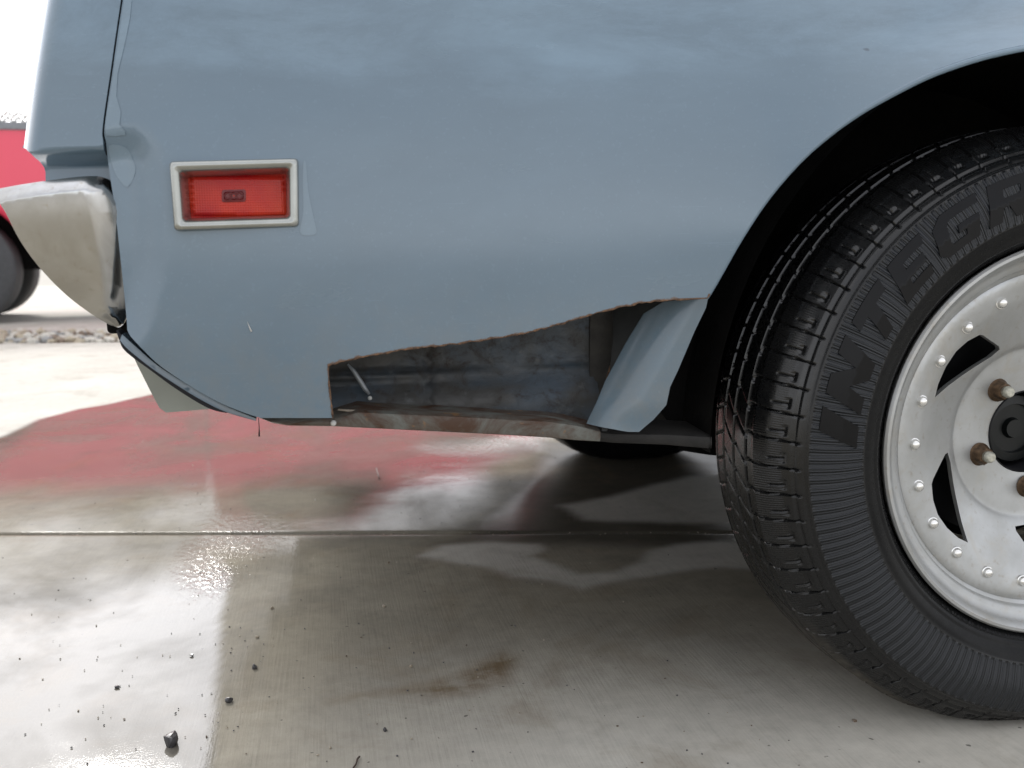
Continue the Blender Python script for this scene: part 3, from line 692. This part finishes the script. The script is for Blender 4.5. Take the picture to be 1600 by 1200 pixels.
tube('hanging_thread', [tuple(at(x, y, 0.02)) for x, y in ((404, 653), (405, 668), (405, 682))], 0.0005, SEAM, car, 5, [0.0003, 0.0004, 0.0008])

# ---- floor, wheelhouse and the body carried on behind the panel
def prof_x():
    P = [(-0.86, 0.44), (-0.955, 0.62), (-0.885, 0.86), (-0.86, 0.90), (-0.30, 0.93), (0.05, 1.20), (0.25, 1.27), (1.10, 1.28), (1.65, 0.95), (3.20, 0.90), (3.42, 0.84), (3.45, 0.42), (3.30, 0.33)]
    P += [(2.72+0.40*math.cos(t), 0.31+0.40*math.sin(t)) for t in np.linspace(0, PI, 14)]
    P += [(2.2, 0.30), (0.46, 0.30)]+[(0.04+0.42*math.cos(t), 0.31+0.42*math.sin(t)) for t in np.linspace(0, PI, 18)]
    P += [(-0.42, 0.36), (-0.75, 0.375), (-0.84, 0.39)]
    return P
bm = bmesh.new(); extrude_poly(bm, [(x, 0.11, z) for x, z in prof_x()], (0, 1.49, 0))
b = bm_obj('body_shell', bm, PAINT, car); b.data.materials.append(UNDER)
for p in b.data.polygons:
    if abs(p.normal.y) > 0.5 or p.normal.z < -0.2 or (p.center.z < 0.75 and p.center.x < 3.2 and p.center.x > -0.8): p.material_index = 1
far = [(-0.86, 0.20)]+[(x, z) for x, z in prof_x() if z > 0.6 or x < -0.8 or x > 3.2]+[(3.2, 0.22)]
far = [(-0.84, 0.20), (-0.88, 0.44), (-0.955, 0.62), (-0.885, 0.86), (-0.86, 0.90), (-0.30, 0.93), (0.05, 1.20), (0.25, 1.27), (1.10, 1.28), (1.65, 0.95), (3.20, 0.90), (3.42, 0.84), (3.45, 0.42), (3.2, 0.22)]
sheet('far_side_skin', far, [], lambda X, Z: 1.603+0*X, 0.01, PAINT, car, 0.05, 0.05)  # unseen far side, bottom edge lowered to block sky reflection on wet ground
sheet('cabin_side', [(-0.92, 0.885), (3.2, 0.885), (1.65, 0.95), (1.10, 1.28), (0.25, 1.27), (0.05, 1.20), (-0.30, 0.93), (-0.86, 0.898)], [], lambda X, Z: 0.106+0*X, 0.003, PAINT, car, 0.05, 0.05)
bm = bmesh.new(); add_box(bm, (-0.80, 0.62, 0.285), (-0.34, 1.35, 0.36), 0.03); bm_obj('fuel_tank', bm, UNDER, car)
bm = bmesh.new(); add_box(bm, (-0.78, 0.09, 0.352), (-0.42, 1.55, 0.385), 0.003); bm_obj('trunk_floor', bm, UNDER, car)
tube('exhaust_pipe', [(0.35, 1.05, 0.30), (0.9, 1.05, 0.27), (1.9, 1.0, 0.25)], 0.025, UNDER, car, 14)
# wheelhouse: drum-shaped liner plus inner wall
lathe('wheelhouse_liner', [(0.4195, 0.03), (0.4195, 0.40), (0.0, 0.402)], UNDER, car, (0.04, 0, 0.31), 64, math.radians(2), math.radians(180))
bm = bmesh.new(); add_box(bm, (-0.385, 0.30, 0.33), (-0.30, 0.34, 0.52), 0.01); bm_obj('shock_mount', bm, UNDER, car)
tube('axle_tube', [(0, 0.22, 0.305), (0, 1.4, 0.305)], 0.04, UNDER, car, 18)
bm = bmesh.new(); bmesh.ops.create_uvsphere(bm, u_segments=20, v_segments=14, radius=0.12, matrix=Matrix.Translation((0, 0.82, 0.30))); bm_obj('differential', bm, UNDER, car, True)
for yy in (0.30, 1.25):
    bm = bmesh.new(); add_box(bm, (-0.62, yy, 0.345), (0.6, yy+0.06, 0.365), 0.004); bm_obj('leaf_spring', bm, UNDER, car)
# outer door and front fender skins carry the side on past the frame
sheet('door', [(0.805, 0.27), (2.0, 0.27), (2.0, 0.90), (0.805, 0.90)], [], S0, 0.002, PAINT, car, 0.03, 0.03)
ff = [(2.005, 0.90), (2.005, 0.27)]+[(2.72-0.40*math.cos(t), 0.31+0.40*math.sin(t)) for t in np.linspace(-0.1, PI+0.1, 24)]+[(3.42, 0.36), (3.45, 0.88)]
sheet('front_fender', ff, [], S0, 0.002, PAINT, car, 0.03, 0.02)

# ------------------------------------------------------------------ WHEEL
RT = 0.3285
def tyre_mesh(name, fine=True):
    prof = spline([(0.200, 0.030), (0.206, 0.012), (0.212, 0.0), (0.225, -0.009), (0.237, -0.0125), (0.262, -0.0135), (0.285, -0.006), (0.298, 0.004), (0.309, 0.017), (0.320, 0.030), (0.3275, 0.045)], 9 if fine else 2)
    pt = [(RT+0.0009-0.006*((y-0.0975)/0.065)**2, y) for y in np.linspace(0.050, 0.145, 56 if fine else 6)]
    end = spline([(0.3275-0.004, 0.153), (0.312, 0.172), (0.285, 0.190), (0.250, 0.200), (0.215, 0.190), (0.200, 0.165)], 5 if fine else 2)
    P = np.array(prof+pt+end); m_ = len(P)
    T = np.gradient(P, axis=0); T /= np.linalg.norm(T, axis=1)[:, None]; Nn = np.stack([T[:, 1], -T[:, 0]], 1)   # (dr, dy) outward
    NP = 70; n = NP*(22 if fine else 1)
    th = np.arange(n)*2*PI/n; TH, K = np.meshgrid(th, np.arange(m_), indexing='ij'); r = P[K, 0]; y = P[K, 1]
    h = np.zeros_like(r)
    if fine:
        ph = (TH*NP/(2*PI)) % 1.0
        def gr(phase, c, wd): d = np.abs(((phase-c+0.5) % 1)-0.5); return smooth(wd, wd*0.4, d)
        # circumferential grooves
        for yc, wd in ((0.062, 0.0030), (0.090, 0.0032), (0.118, 0.0030), (0.140, 0.002)): h -= 0.0050*smooth(wd, wd*0.55, np.abs(y-yc))
        sh = smooth(0.2955, 0.2985, r)*(y < 0.060)
        lat = gr(ph+6.0*(y-0.03)*0.4, 0.5, 0.045); h -= 0.0026*lat*sh                # block dividing slots, shoulder
        z1 = ((np.abs(ph-0.5) > 0.14))                                                # L-shaped sipes in the blocks
        h -= 0.0020*smooth(0.0022, 0.0010, np.abs(r-0.3085))*(y < 0.05)*z1*(ph < 0.42)
        h -= 0.0020*gr(ph, 0.18, 0.03)*(r > 0.308)*(y < 0.030)
        h -= 0.0018*smooth(0.0016, 0.0008, np.abs(r-0.3015))*(y < 0.03)
        rib1 = (y > 0.060)*(y < 0.09); rib2 = (y > 0.09)*(y < 0.118); rib3 = (y > 0.118)*(y < 0.15)
        h -= 0.0022*gr(ph*1.0+28*(y-0.075), 0.3, 0.05)*rib1+0.0022*gr(ph+30*(y-0.1), 0.8, 0.05)*rib2+0.0018*gr(ph-10*y, 0.6, 0.05)*rib3
        # sidewall: concentric step rings
        sw = (y < 0.03)
        h += 0.0007*smooth(0.0016, 0.0008, np.abs(r-0.2365))*sw+0.0007*smooth(0.0016, 0.0008, np.abs(r-0.2905))*sw
        h -= 0.0006*smooth(0.0014, 0.0006, np.abs(r-0.2935))*sw
        h += 0.0012*smooth(0.0035, 0.0015, np.abs(r-0.2185))*(y < 0.01)
    r2 = r+h*Nn[K, 0]; y2 = y+h*Nn[K, 1]
    X = r2*np.cos(TH); Z = r2*np.sin(TH)
    # load: flatten on the ground, bulge the sidewall there
    bot = smooth(0.5, 1.0, -Z/RT)*smooth(0.21, 0.27, r)
    y2 = np.where(y < 0.03, y2-0.012*bot, y2); y2 = np.where(y > 0.16, y2+0.012*bot, y2)
    Z = np.where(Z < -0.296, np.maximum(Z, -0.3075-0.0)*0+np.maximum(-0.3075, Z+0.2*(-0.296-Z)), Z)
    V = np.stack([X, y2, Z], -1).reshape(-1, 3); Fc = []
    idx = np.arange(n*m_).reshape(n, m_); a = idx[:, :-1]; b = idx[:, 1:]; a2 = np.roll(a, -1, 0); b2 = np.roll(b, -1, 0)
    Fc = np.stack([a, a2, b2, b], -1).reshape(-1, 4)
    me = bpy.data.meshes.new(name); me.from_pydata(V.tolist(), [], Fc.tolist())
    rb = (smooth(0.2370, 0.2390, r)*smooth(0.2900, 0.2880, r)*(y < 0.01)).ravel()
    dt = smooth(0.16, 0.27, -Z)*np.clip(smooth(0.318, 0.327, r)*(0.5+0.9*(y > 0.03)), 0, 1); dt = dt.ravel()*0.75
    se = (smooth(0.3085, 0.3105, r)*(y < 0.045)).ravel()
    sb = (smooth(0.2370, 0.2350, r)*(y < 0.05)).ravel()
    wc_ = (smooth(0.290, 0.300, r)*smooth(-0.06, 0.08, Z)).ravel()
    for nm, v in (('wetcoat', wc_), ('rib', rb), ('dirt', dt), ('serration', se), ('smoothband', sb)):
        q = me.attributes.new(nm, 'FLOAT', 'POINT'); q.data.foreach_set('value', v.astype(np.float32))
    return me
def side_y(r):    # outer sidewall surface
    rs = [0.206, 0.212, 0.225, 0.237, 0.262, 0.285, 0.298]; ys = [0.012, 0.0, -0.009, -0.0125, -0.0135, -0.006, 0.004]
    return np.interp(r, rs, ys)
wheel = empty('wheel', tuple(WC), parent=car)
tm = tyre_mesh('tyre'); t = bpy.data.objects.new('tyre', tm); COL.objects.link(t); tm.materials.append(TYRE)
for p in tm.polygons: p.use_smooth = True
tm.set_sharp_from_angle(angle=math.radians(60))
t.parent = wheel
# lettering on the sidewall
LET = {
 'I': ([[(0.0, 0), (1.0, 0), (1.0, 1), (0.0, 1)]], 0.50),
 'N': ([[(0, 0), (0.32, 0), (0.32, 0.52), (0.68, 0), (1, 0), (1, 1), (0.68, 1), (0.68, 0.48), (0.32, 1), (0, 1)]], 1.2),
 'T': ([[(0.34, 0), (0.66, 0), (0.66, 0.72), (1, 0.72), (1, 1), (0, 1), (0, 0.72), (0.34, 0.72)]], 1.0),
 'E': ([[(0, 0), (1, 0), (1, 0.24), (0.36, 0.24), (0.36, 0.39), (0.9, 0.39), (0.9, 0.61), (0.36, 0.61), (0.36, 0.76), (1, 0.76), (1, 1), (0, 1)]], 0.95),
 'G': ([[(0.22, 0), (1, 0), (1, 0.55), (0.52, 0.55), (0.52, 0.36), (0.70, 0.36), (0.70, 0.22), (0.36, 0.22), (0.30, 0.32), (0.30, 0.68), (0.36, 0.78), (1, 0.78), (1, 1), (0.22, 1), (0, 0.80), (0, 0.20)]], 1.15),
 'R': ([[(0, 0), (0.32, 0), (0.32, 0.34), (0.45, 0.34), (0.66, 0), (1, 0), (0.78, 0.38), (1, 0.50), (1, 0.86), (0.86, 1), (0, 1)], [(0.32, 0.56), (0.66, 0.56), (0.70, 0.62), (0.70, 0.74), (0.66, 0.78), (0.32, 0.78)]], 1.12),
 'Y': ([[(0.34, 0), (0.66, 0), (0.66, 0.42), (1, 1), (0.66, 1), (0.5, 0.66), (0.34, 1), (0, 1), (0.34, 0.42)]], 1.1),
}
def ang_of(px, py):
    p = at(px, py, -0.012); return math.atan2(p[2]-WC[2], p[0]-WC[0])
H0, H1 = 0.2455, 0.2835
start = ang_of(1322, 700) % (2*PI)
cur = 0.0; LH = H1-H0
LW = 0.046; GAPL = 0.0125
for ch in 'INTEGRITY':
    loops, wdt = LET[ch]; wd = wdt*LW
    def mapxz(u, v):
        arc = cur+u*wd+0.42*v*LH; r = H0+v*LH; th = start-arc/0.2645
        return (WC[0]+r*math.cos(th), WC[2]+r*math.sin(th))
    ol = [mapxz(*p) for p in resample(loops[0], 0.08)]; hl = [[mapxz(*p) for p in resample(q, 0.08)] for q in loops[1:]]
    def Sl(X, Z): return side_y(np.hypot(X-WC[0], Z-WC[2]))-0.0016
    sheet('letter', ol, hl, Sl, 0.0028, RUB, wheel, 0.003, 0.003)
    cur += wd+GAPL
# tiny moulded marks near the bead (illegible raised print in the photo)
bm = bmesh.new()
for k in range(74):
    if k % 9 in (7,): continue
    th = math.radians(196+k*1.05+(2.0 if k > 30 else 0)); r = 0.2135+(0.0008 if k % 3 else 0); hgt = 0.0045
    for q in range(1+(k % 2)):
        th2 = th+0.006*q
        er = Vector((math.cos(th2), 0, math.sin(th2))); et = Vector((-math.sin(th2), 0, math.cos(th2)))
        c0 = Vector((WC[0], 0, WC[2]))+er*r; yy = float(side_y(r))
        vs = []
        for (a_, b_) in ((-1, -1), (1, -1), (1, 1), (-1, 1)):
            pr = r+b_*hgt/2*(0.5+0.5*((k*7) % 3)/2); p = Vector((WC[0], float(side_y(pr))-0.0007, WC[2]))+er*pr+et*a_*0.0005; vs.append(bm.verts.new(p))
        bm.faces.new(vs)
        r_ = bmesh.ops.extrude_face_region(bm, geom=[bm.faces[-1]] if False else [f for f in bm.faces if set(f.verts) == set(vs)])
        for g_ in r_['geom']:
            if isinstance(g_, bmesh.types.BMVert): g_.co.y += 0.0015
o = bm_obj('moulded_marks', bm, RUB, wheel)
# rim: lip, barrel, machined disc with five windows
lathe('rim', [(0.200, 0.190), (0.196, 0.150), (0.180, 0.100), (0.178, 0.050), (0.183, 0.030)], BARREL, wheel, WC, 128)
lathe('rim_lip', [(0.197, 0.030), (0.2005, 0.016), (0.2045, 0.008), (0.2075, 0.003), (0.2080, -0.001), (0.2060, -0.0035), (0.2030, -0.0035), (0.2000, -0.001), (0.1975, 0.004), (0.1955, 0.0085), (0.1905, 0.0115), (0.1865, 0.0125), (0.1840, 0.0150), (0.1825, 0.0195), (0.1790, 0.0215), (0.1770, 0.0240), (0.180, 0.030)], ALU, wheel, WC, 192)
def D(r):
    rs = [0, 0.030, 0.046, 0.092, 0.0935, 0.0955, 0.098, 0.120, 0.140, 0.152, 0.166, 0.172, 0.178, 0.2]
    ys = [0.064, 0.063, 0.0605, 0.0545, 0.0540, 0.0525, 0.0505, 0.040, 0.0305, 0.0255, 0.0220, 0.0210, 0.0215, 0.03]
    return np.interp(r, rs, ys)
def Sd(X, Z): return D(np.hypot(X-WC[0], Z-WC[2]))
wA = [(1461, 621), (1466, 600), (1478, 573), (1494, 549), (1512, 533), (1531, 523), (1536, 524), (1561, 541), (1562, 546), (1548, 558), (1510, 582), (1480, 604)]
def onD(px, py):
    y = 0.035
    for _ in range(8): p = at(px, py, y); y = float(D(math.hypot(p[0]-WC[0], p[2]-WC[2])))
    return (p[0]-WC[0], p[2]-WC[2])
wl = [onD(*q) for q in wA]
print('window r,ang', [(round(math.hypot(*q), 3), round(math.degrees(math.atan2(q[1], q[0])))) for q in wl])
wins = []
for k in range(5):
    a = k*2*PI/5; wins.append([(WC[0]+x*math.cos(a)-z*math.sin(a), WC[2]+x*math.sin(a)+z*math.cos(a)) for x, z in wl])
def cring(q): return [(WC[0]+q*math.cos(t), WC[2]+q*math.sin(t)) for t in np.linspace(0, 2*PI, 160, endpoint=False)]
hubh = [(WC[0]+0.046*math.cos(t), WC[2]+0.046*math.sin(t)) for t in np.linspace(0, 2*PI, 64, endpoint=False)]
dout = [(WC[0]+0.1785*math.cos(t), WC[2]+0.1785*math.sin(t)) for t in np.linspace(0, 2*PI, 160, endpoint=False)]
sheet('wheel_disc', dout, wins+[hubh], Sd, 0.007, ALU, wheel, 0.005, 0.0035, None, [(cring(q), True) for q in (0.052, 0.092, 0.0935, 0.0955, 0.098, 0.1035, 0.152, 0.166, 0.172)])
lathe('hub_bore', [(0.0462, 0.062), (0.0448, 0.059), (0.0440, 0.066), (0.0435, 0.10)], BARREL, wheel, WC, 64)
lathe('axle_hub', [(0.040, 0.14), (0.040, 0.086), (0.037, 0.080), (0.028, 0.079), (0.027, 0.084), (0.012, 0.084), (0.010, 0.078), (0.0, 0.078)], BLACKHUB, wheel, WC, 48)
lathe('brake_drum', [(0.02, 0.105), (0.125, 0.105), (0.135, 0.115), (0.135, 0.19)], BARREL, wheel, WC, 64)
# rivets
first = None; N22 = 22; a_left = ang_of(1430, 695)
pl = at(1430, 695, 0.021); a_left = math.atan2(pl[2]-WC[2], pl[0]-WC[0])
for k in range(N22):
    a = a_left+k*2*PI/N22; r = 0.1585; y = float(D(r))
    if first is None:
        first = lathe('rivet', [(0.0068, 0.0005), (0.0066, -0.0005), (0.0056, -0.0010), (0.0052, -0.0030), (0.0042, -0.0046), (0.0024, -0.0056), (0, -0.0059)], STUD, wheel, (0, 0, 0), 20)
        ob = first
    else:
        ob = first.copy(); COL.objects.link(ob)
    ob.matrix_parent_inverse = Matrix.Identity(4); ob.location = (r*math.cos(a), y, r*math.sin(a))
# lug nuts with their stud ends
nut = None
for k in range(5):
    a = math.radians(129+72*k); r = 0.0615; y = float(D(r))
    if nut is None:
        nut = lathe('lug_nut', [(0.0125, 0.0006), (0.0128, -0.0012), (0.0112, -0.003), (0.0105, -0.0095), (0.0085, -0.0125), (0.0062, -0.0130)], RUSTNUT, wheel, (0, 0, 0), 6*4)
        for v in nut.data.vertices:      # hex flats on the body
            if v.co.y < -0.002:
                t_ = math.atan2(v.co.z, v.co.x); q = math.cos(PI/6)/math.cos(((t_+PI/6) % (PI/3))-PI/6); v.co.x *= q**0.8; v.co.z *= q**0.8
        bolt = lathe('stud_end', [(0.0060, -0.008), (0.0060, -0.0160), (0.0064, -0.0168), (0.0060, -0.0176), (0.0064, -0.0184), (0.0058, -0.0200), (0.0045, -0.0215), (0.0, -0.0218)], STUDEND, wheel, (0, 0, 0), 18)
        n_, b_ = nut, bolt
    else:
        n_ = nut.copy(); b_ = bolt.copy(); COL.objects.link(n_); COL.objects.link(b_)
    for q in (n_, b_): q.matrix_parent_inverse = Matrix.Identity(4); q.location = (r*math.cos(a), y, r*math.sin(a))
# the other wheels
coarse = tyre_mesh('tyre', False); coarse.materials.append(RUB)
for p in coarse.polygons: p.use_smooth = True
for (x, y, fl) in ((0.0, 1.60, True), (2.72, 0.0, False), (2.72, 1.60, True)):
    wq = empty('wheel', (x, y, WC[2]), parent=car)
    tq = bpy.data.objects.new('tyre', coarse); COL.objects.link(tq); tq.parent = wq
    if fl: tq.scale = (1, -1, 1)
    s_ = -1 if fl else 1
    lathe('rim', [(0.204, 0.002*s_), (0.198, 0.0), (0.180, 0.02*s_), (0.10, 0.045*s_), (0.0, 0.06*s_)], ALU, wq, (x, y, WC[2]), 48)

# ------------------------------------------------------------------ RED PICKUP behind
RED = M_('faded_red_paint'); g = RED.noise(2.0, 4)
RED.set(Base_Color=RED.mix(g, (0.80, 0.045, 0.10), (0.86, 0.06, 0.12)), Roughness=0.30, Coat_Weight=0.6, Coat_Roughness=0.1); RED = RED.m
pw = gnd(-60, 508); tang = math.radians(8)
truck = empty('pickup_truck', (pw[0], pw[1], 0), 'red pickup truck parked beyond the gravel strip, a chain rail along its bed top', 'pickup truck')
TX, TY = pw[0], pw[1]
ca, sa = math.cos(tang), math.sin(tang)
def tp(x, y, z): return (TX+ca*x-sa*y, TY+sa*x+ca*y, z)    # truck frame: x forward (right in photo), y away
TRW = 0.425
def tsheet(name, pts, y, th, mat, bulge=0.0):
    bm = bmesh.new(); extrude_poly(bm, [tp(x, y, z) for x, z in pts], (-sa*th, ca*th, 0))
    return bm_obj(name, bm, mat, truck)
archp = [(0.54*math.cos(t), 0.46+0.54*math.sin(t)) for t in np.linspace(PI, 0, 20)]
bed = [(-1.15, 0.55), (-1.15, 1.50), (1.78, 1.50), (1.78, 0.62), (0.56, 0.62)]+[p for p in archp[::-1] if p[1] > 0.63]+[(-0.56, 0.62)]
tsheet('bed_side', bed, 0.0, 1.75, RED)
bm = bmesh.new()
for t0, t1 in zip(np.linspace(PI*0.92, 0.08*PI, 24)[:-1], np.linspace(PI*0.92, 0.08*PI, 24)[1:]):
    q = [(0.52, 0.0), (0.55, -0.05), (0.60, -0.055), (0.67, 0.0)]
    ring = [[bm.verts.new(tp(r*math.cos(tt), yy, 0.46+r*math.sin(tt))) for r, yy in q] for tt in (t0, t1)]
    for i in range(3): bm.faces.new((ring[0][i], ring[0][i+1], ring[1][i+1], ring[1][i]))
bmesh.ops.remove_doubles(bm, verts=bm.verts, dist=1e-4); bm_obj('fender_flare', bm, RED, truck, True, 60)
GREYM = simple('grey_rail_paint', (0.25, 0.26, 0.28), 0.5, 0.2)
tsheet('bed_rail', [(-1.17, 1.505), (1.78, 1.505), (1.78, 1.56), (-1.17, 1.56)], -0.02, 0.09, GREYM)
# chain lying along the rail: interlocked oval links
CH = simple('galvanised_chain', (0.62, 0.61, 0.58), 0.4, 0.4)
def torus_mesh():
    V = []; Fc = []; n, m_ = 14, 6
    for i in range(n):
        t_ = 2*PI*i/n; cx_ = 0.045*math.cos(t_); cz_ = 0.024*math.sin(t_)
        for j in range(m_):
            q = 2*PI*j/m_; rr2 = 0.009; V.append((cx_+rr2*math.cos(q)*math.cos(t_), rr2*math.sin(q), cz_+rr2*math.cos(q)*math.sin(t_)))
    for i in range(n):
        for j in range(m_): Fc.append((i*m_+j, ((i+1) % n)*m_+j, ((i+1) % n)*m_+(j+1) % m_, i*m_+(j+1) % m_))
    me = bpy.data.meshes.new('chain_link'); me.from_pydata(V, [], Fc); me.materials.append(CH)
    for p in me.polygons: p.use_smooth = True
    return me
tme = torus_mesh()
for k in range(60):
    lk = bpy.data.objects.new('chain_link', tme); COL.objects.link(lk); lk.parent = truck; lk.matrix_parent_inverse = truck.matrix_world.inverted()
    x = -1.1+k*0.04
    lk.location = tp(x, 0.03, 1.60+0.004*math.sin(k)); lk.rotation_euler = (0.5 if k % 2 else -0.5, 0.75 if k % 2 else -0.75, tang)
tsheet('wheelhouse', [(-0.55, 0.46), (-0.55, 0.95), (0.55, 0.95), (0.55, 0.46)], 0.28, 1.2, UNDER)
cab = [(1.79, 0.60), (1.79, 1.50), (1.88, 1.92), (3.0, 1.92), (3.5, 1.62), (4.75, 1.52), (4.86, 1.25), (4.82, 0.62)]+[(3.95+0.54*math.cos(t), 0.46+0.54*math.sin(t)) for t in np.linspace(0.32, PI-0.32, 16)]+[(3.35, 0.60)]
tsheet('cab', cab, 0.0, 1.75, RED)
GLASS = simple('dark_window_glass', (0.03, 0.035, 0.04), 0.08)
tsheet('side_window', [(2.05, 1.50), (2.12, 1.84), (2.92, 1.84), (3.36, 1.50)], -0.006, 0.005, GLASS)
tsheet('chassis', [(-1.0, 0.42), (-1.0, 0.52), (4.0, 0.52), (4.0, 0.42)], 0.3, 1.1, UNDER)
def twheel(x, y, sgn):
    wq = empty('wheel', tp(x, y, TRW), parent=truck)
    prof = [(0.20, 0.02), (0.26, -0.01), (0.36, -0.015), (0.405, 0.0), (0.423, 0.02), (0.425, 0.12), (0.423, 0.22), (0.405, 0.245), (0.36, 0.26), (0.20, 0.22)]
    a_ = lathe('tyre', [(r, yy*sgn) for r, yy in prof], simple('weathered_tyre_rubber', (0.06, 0.062, 0.065), 0.7), wq, tp(x, y, TRW), 64)
    b_ = lathe('rim', [(0.205, 0.02*sgn), (0.19, 0.02*sgn), (0.18, 0.06*sgn), (0.06, 0.07*sgn), (0.0, 0.05*sgn)], SATIN, wq, tp(x, y, TRW), 40)
for x in (0.0, 3.95): twheel(x, 0.0, 1); twheel(x, 1.62, -1)

# ------------------------------------------------------------------ gravel strip, grit, pebbles
def rock_mesh(name, r, seed, sub=2, flat=0.65):
    rs = np.random.RandomState(seed); bm = bmesh.new(); bmesh.ops.create_icosphere(bm, subdivisions=sub, radius=r)
    dirs = rs.normal(size=(7, 3)); dirs /= np.linalg.norm(dirs, axis=1)[:, None]; cut_ = rs.uniform(0.40, 0.85, 7)
    sc_ = rs.uniform(0.75, 1.25, 3)
    for v in bm.verts:
        p = np.array(v.co)
        for d_, c__ in zip(dirs, cut_):
            k = p@d_-c__*r
            if k > 0: p = p-d_*k*0.9
        v.co = Vector(p*sc_*[1, 1, flat])
    me = bpy.data.meshes.new(name); bm.to_mesh(me); bm.free(); return me
GR = [simple('gravel_stone_'+n, c, 0.75, 0, 0.2, 60) for n, c in (('tan', (0.42, 0.36, 0.27)), ('grey', (0.30, 0.30, 0.29)), ('pale', (0.55, 0.52, 0.46)), ('brown', (0.20, 0.15, 0.11)))]
protos = []
for s_ in range(8):
    me = rock_mesh('p', 1.0, s_, 1, 0.75); V = np.array([v.co[:] for v in me.vertices]); Fc = np.array([p.vertices[:] for p in me.polygons]); protos.append((V, Fc)); bpy.data.meshes.remove(me)
def scatter(name, items, mats, label, cat, kind='stuff'):
    VV = []; FF = []; MI = []; b_ = 0
    for (x, y, z, s_, mi) in items:
        V, Fc = protos[RNG.randint(8)]; a_ = RNG.uniform(0, 2*PI); R_ = np.array([[math.cos(a_), -math.sin(a_), 0], [math.sin(a_), math.cos(a_), 0], [0, 0, 1]])
        VV.append((V@R_.T)*s_+[x, y, z]); FF.append(Fc+b_); b_ += len(V); MI += [mi]*len(Fc)
    me = bpy.data.meshes.new(name); me.from_pydata(np.concatenate(VV).tolist(), [], np.concatenate(FF).tolist())
    for m_ in mats: me.materials.append(m_)
    me.polygons.foreach_set('material_index', MI); o = link(name, me, None, None, False)
    o['kind'] = kind; o['label'] = label; o['category'] = cat; return o
items = []
for _ in range(7000):
    s_, t_ = RNG.uniform(-4, 8), RNG.uniform(4.12, 4.95); p = jpt(s_, t_); sz_ = RNG.uniform(0.014, 0.046)
    items.append((p[0], p[1], RNG.uniform(-0.03, 0.016), sz_, RNG.choice([0, 0, 1, 2, 2, 3])))
scatter('gravel', items, GR, 'strip of mixed tan and grey gravel between the driveway and the road', 'gravel')
PEB = [simple('dark_wet_pebble', (0.05, 0.048, 0.05), 0.3, 0, 0.4, 120, 0.3), simple('pale_pebble', (0.32, 0.27, 0.20), 0.4, 0, 0.3, 120), simple('brown_pebble', (0.12, 0.085, 0.055), 0.4, 0, 0.3, 120)]
items = []
for _ in range(220):
    px, py = RNG.uniform(0, 1250), RNG.uniform(700, 1200); p = gnd(px, py)
    items.append((p[0], p[1], 0.0006, RNG.uniform(0.0006, 0.0016), RNG.choice([0, 0, 1, 2])))
for cx_, cy_, nn, sp in ((780, 760, 26, 55), (360, 1000, 18, 40), (340, 1130, 10, 20), (590, 680, 12, 90), (200, 720, 20, 160), (350, 880, 14, 30), (100, 1050, 16, 80)):
    for _ in range(nn):
        p = gnd(cx_+RNG.normal()*sp, min(1199, max(690, cy_+RNG.normal()*sp*0.5))); items.append((p[0], p[1], 0.0008, RNG.uniform(0.0006, 0.0014), RNG.choice([0, 0, 0, 1])))
for _ in range(170):
    s_ = RNG.uniform(-0.2, 1.8); p = jpt(s_, RNG.normal()*0.007); items.append((p[0], p[1], -0.0015, RNG.uniform(0.0007, 0.0020), RNG.choice([0, 1, 2, 2])))
scatter('grit', items, PEB, 'fine dark grit scattered over the wet concrete', 'grit')
peb = [(265, 1162, 0.0110, 0, 'largest dark angular stone on the bright wet concrete at bottom left', 5),
       (397, 1044, 0.0042, 0, 'grey stone standing in the wet just right of the bright reflection edge', 6),
       (358, 1096, 0.0045, 0, 'flat dark stone straddling the edge of the bright reflection', 7),
       (183, 1074, 0.0032, 0, 'small dark stone up and left of the largest stone', 8),
       (402, 996, 0.0026, 1, 'small pale stone a little above the grey stone by the reflection edge', 9),
       (642, 1042, 0.0026, 1, 'lone cream pebble on the damp concrete left of the brown stain', 10),
       (600, 948, 0.0030, 1, 'pale upright chip on the damp concrete above the cream pebble', 11),
       (425, 951, 0.0024, 1, 'tiny pale pebble beside the rippled splash', 12),
       (300, 1025, 0.0028, 0, 'dark fleck of stone above the small stones on the white reflection', 13),
       (602, 1142, 0.0030, 0, 'dark chip near the bottom edge right of the bright reflection', 14),
       (1335, 1128, 0.0030, 2, 'brown chip on the dry concrete below the tyre', 15),
       (608, 880, 0.0026, 2, 'brown crumb just under the slab joint', 16)]
for px, py, r, mi, lab, sd_ in peb:
    p = gnd(px, py); me = rock_mesh('pebble', r, sd_, 2, 0.9); o = link('pebble', me, None, PEB[mi], False)
    o.location = (p[0], p[1], r*0.5); o.rotation_euler = (0, 0, sd_*1.3); o['label'] = lab; o['category'] = 'stone'; o['group'] = 'loose stones on the driveway'
TW = simple('dark_twig', (0.05, 0.03, 0.02), 0.5)
for pts, lab in (([(551, 1204), (556, 1196), (558, 1188), (562, 1184)], 'short dark twig lying at the bottom edge'), ([(588, 732), (591, 742), (593, 750)], 'thin dark stem on the pinkish wet reflection')):
    P3 = [tuple(gnd(a, b)+np.array([0, 0, 0.0014])) for a, b in pts]; o = tube('twig', P3, 0.001, TW, None, 6); o['label'] = lab; o['category'] = 'twig'; o['group'] = 'twigs on the driveway'

scene.render.engine = 'CYCLES'
scene.render.resolution_x = 1024; scene.render.resolution_y = 768
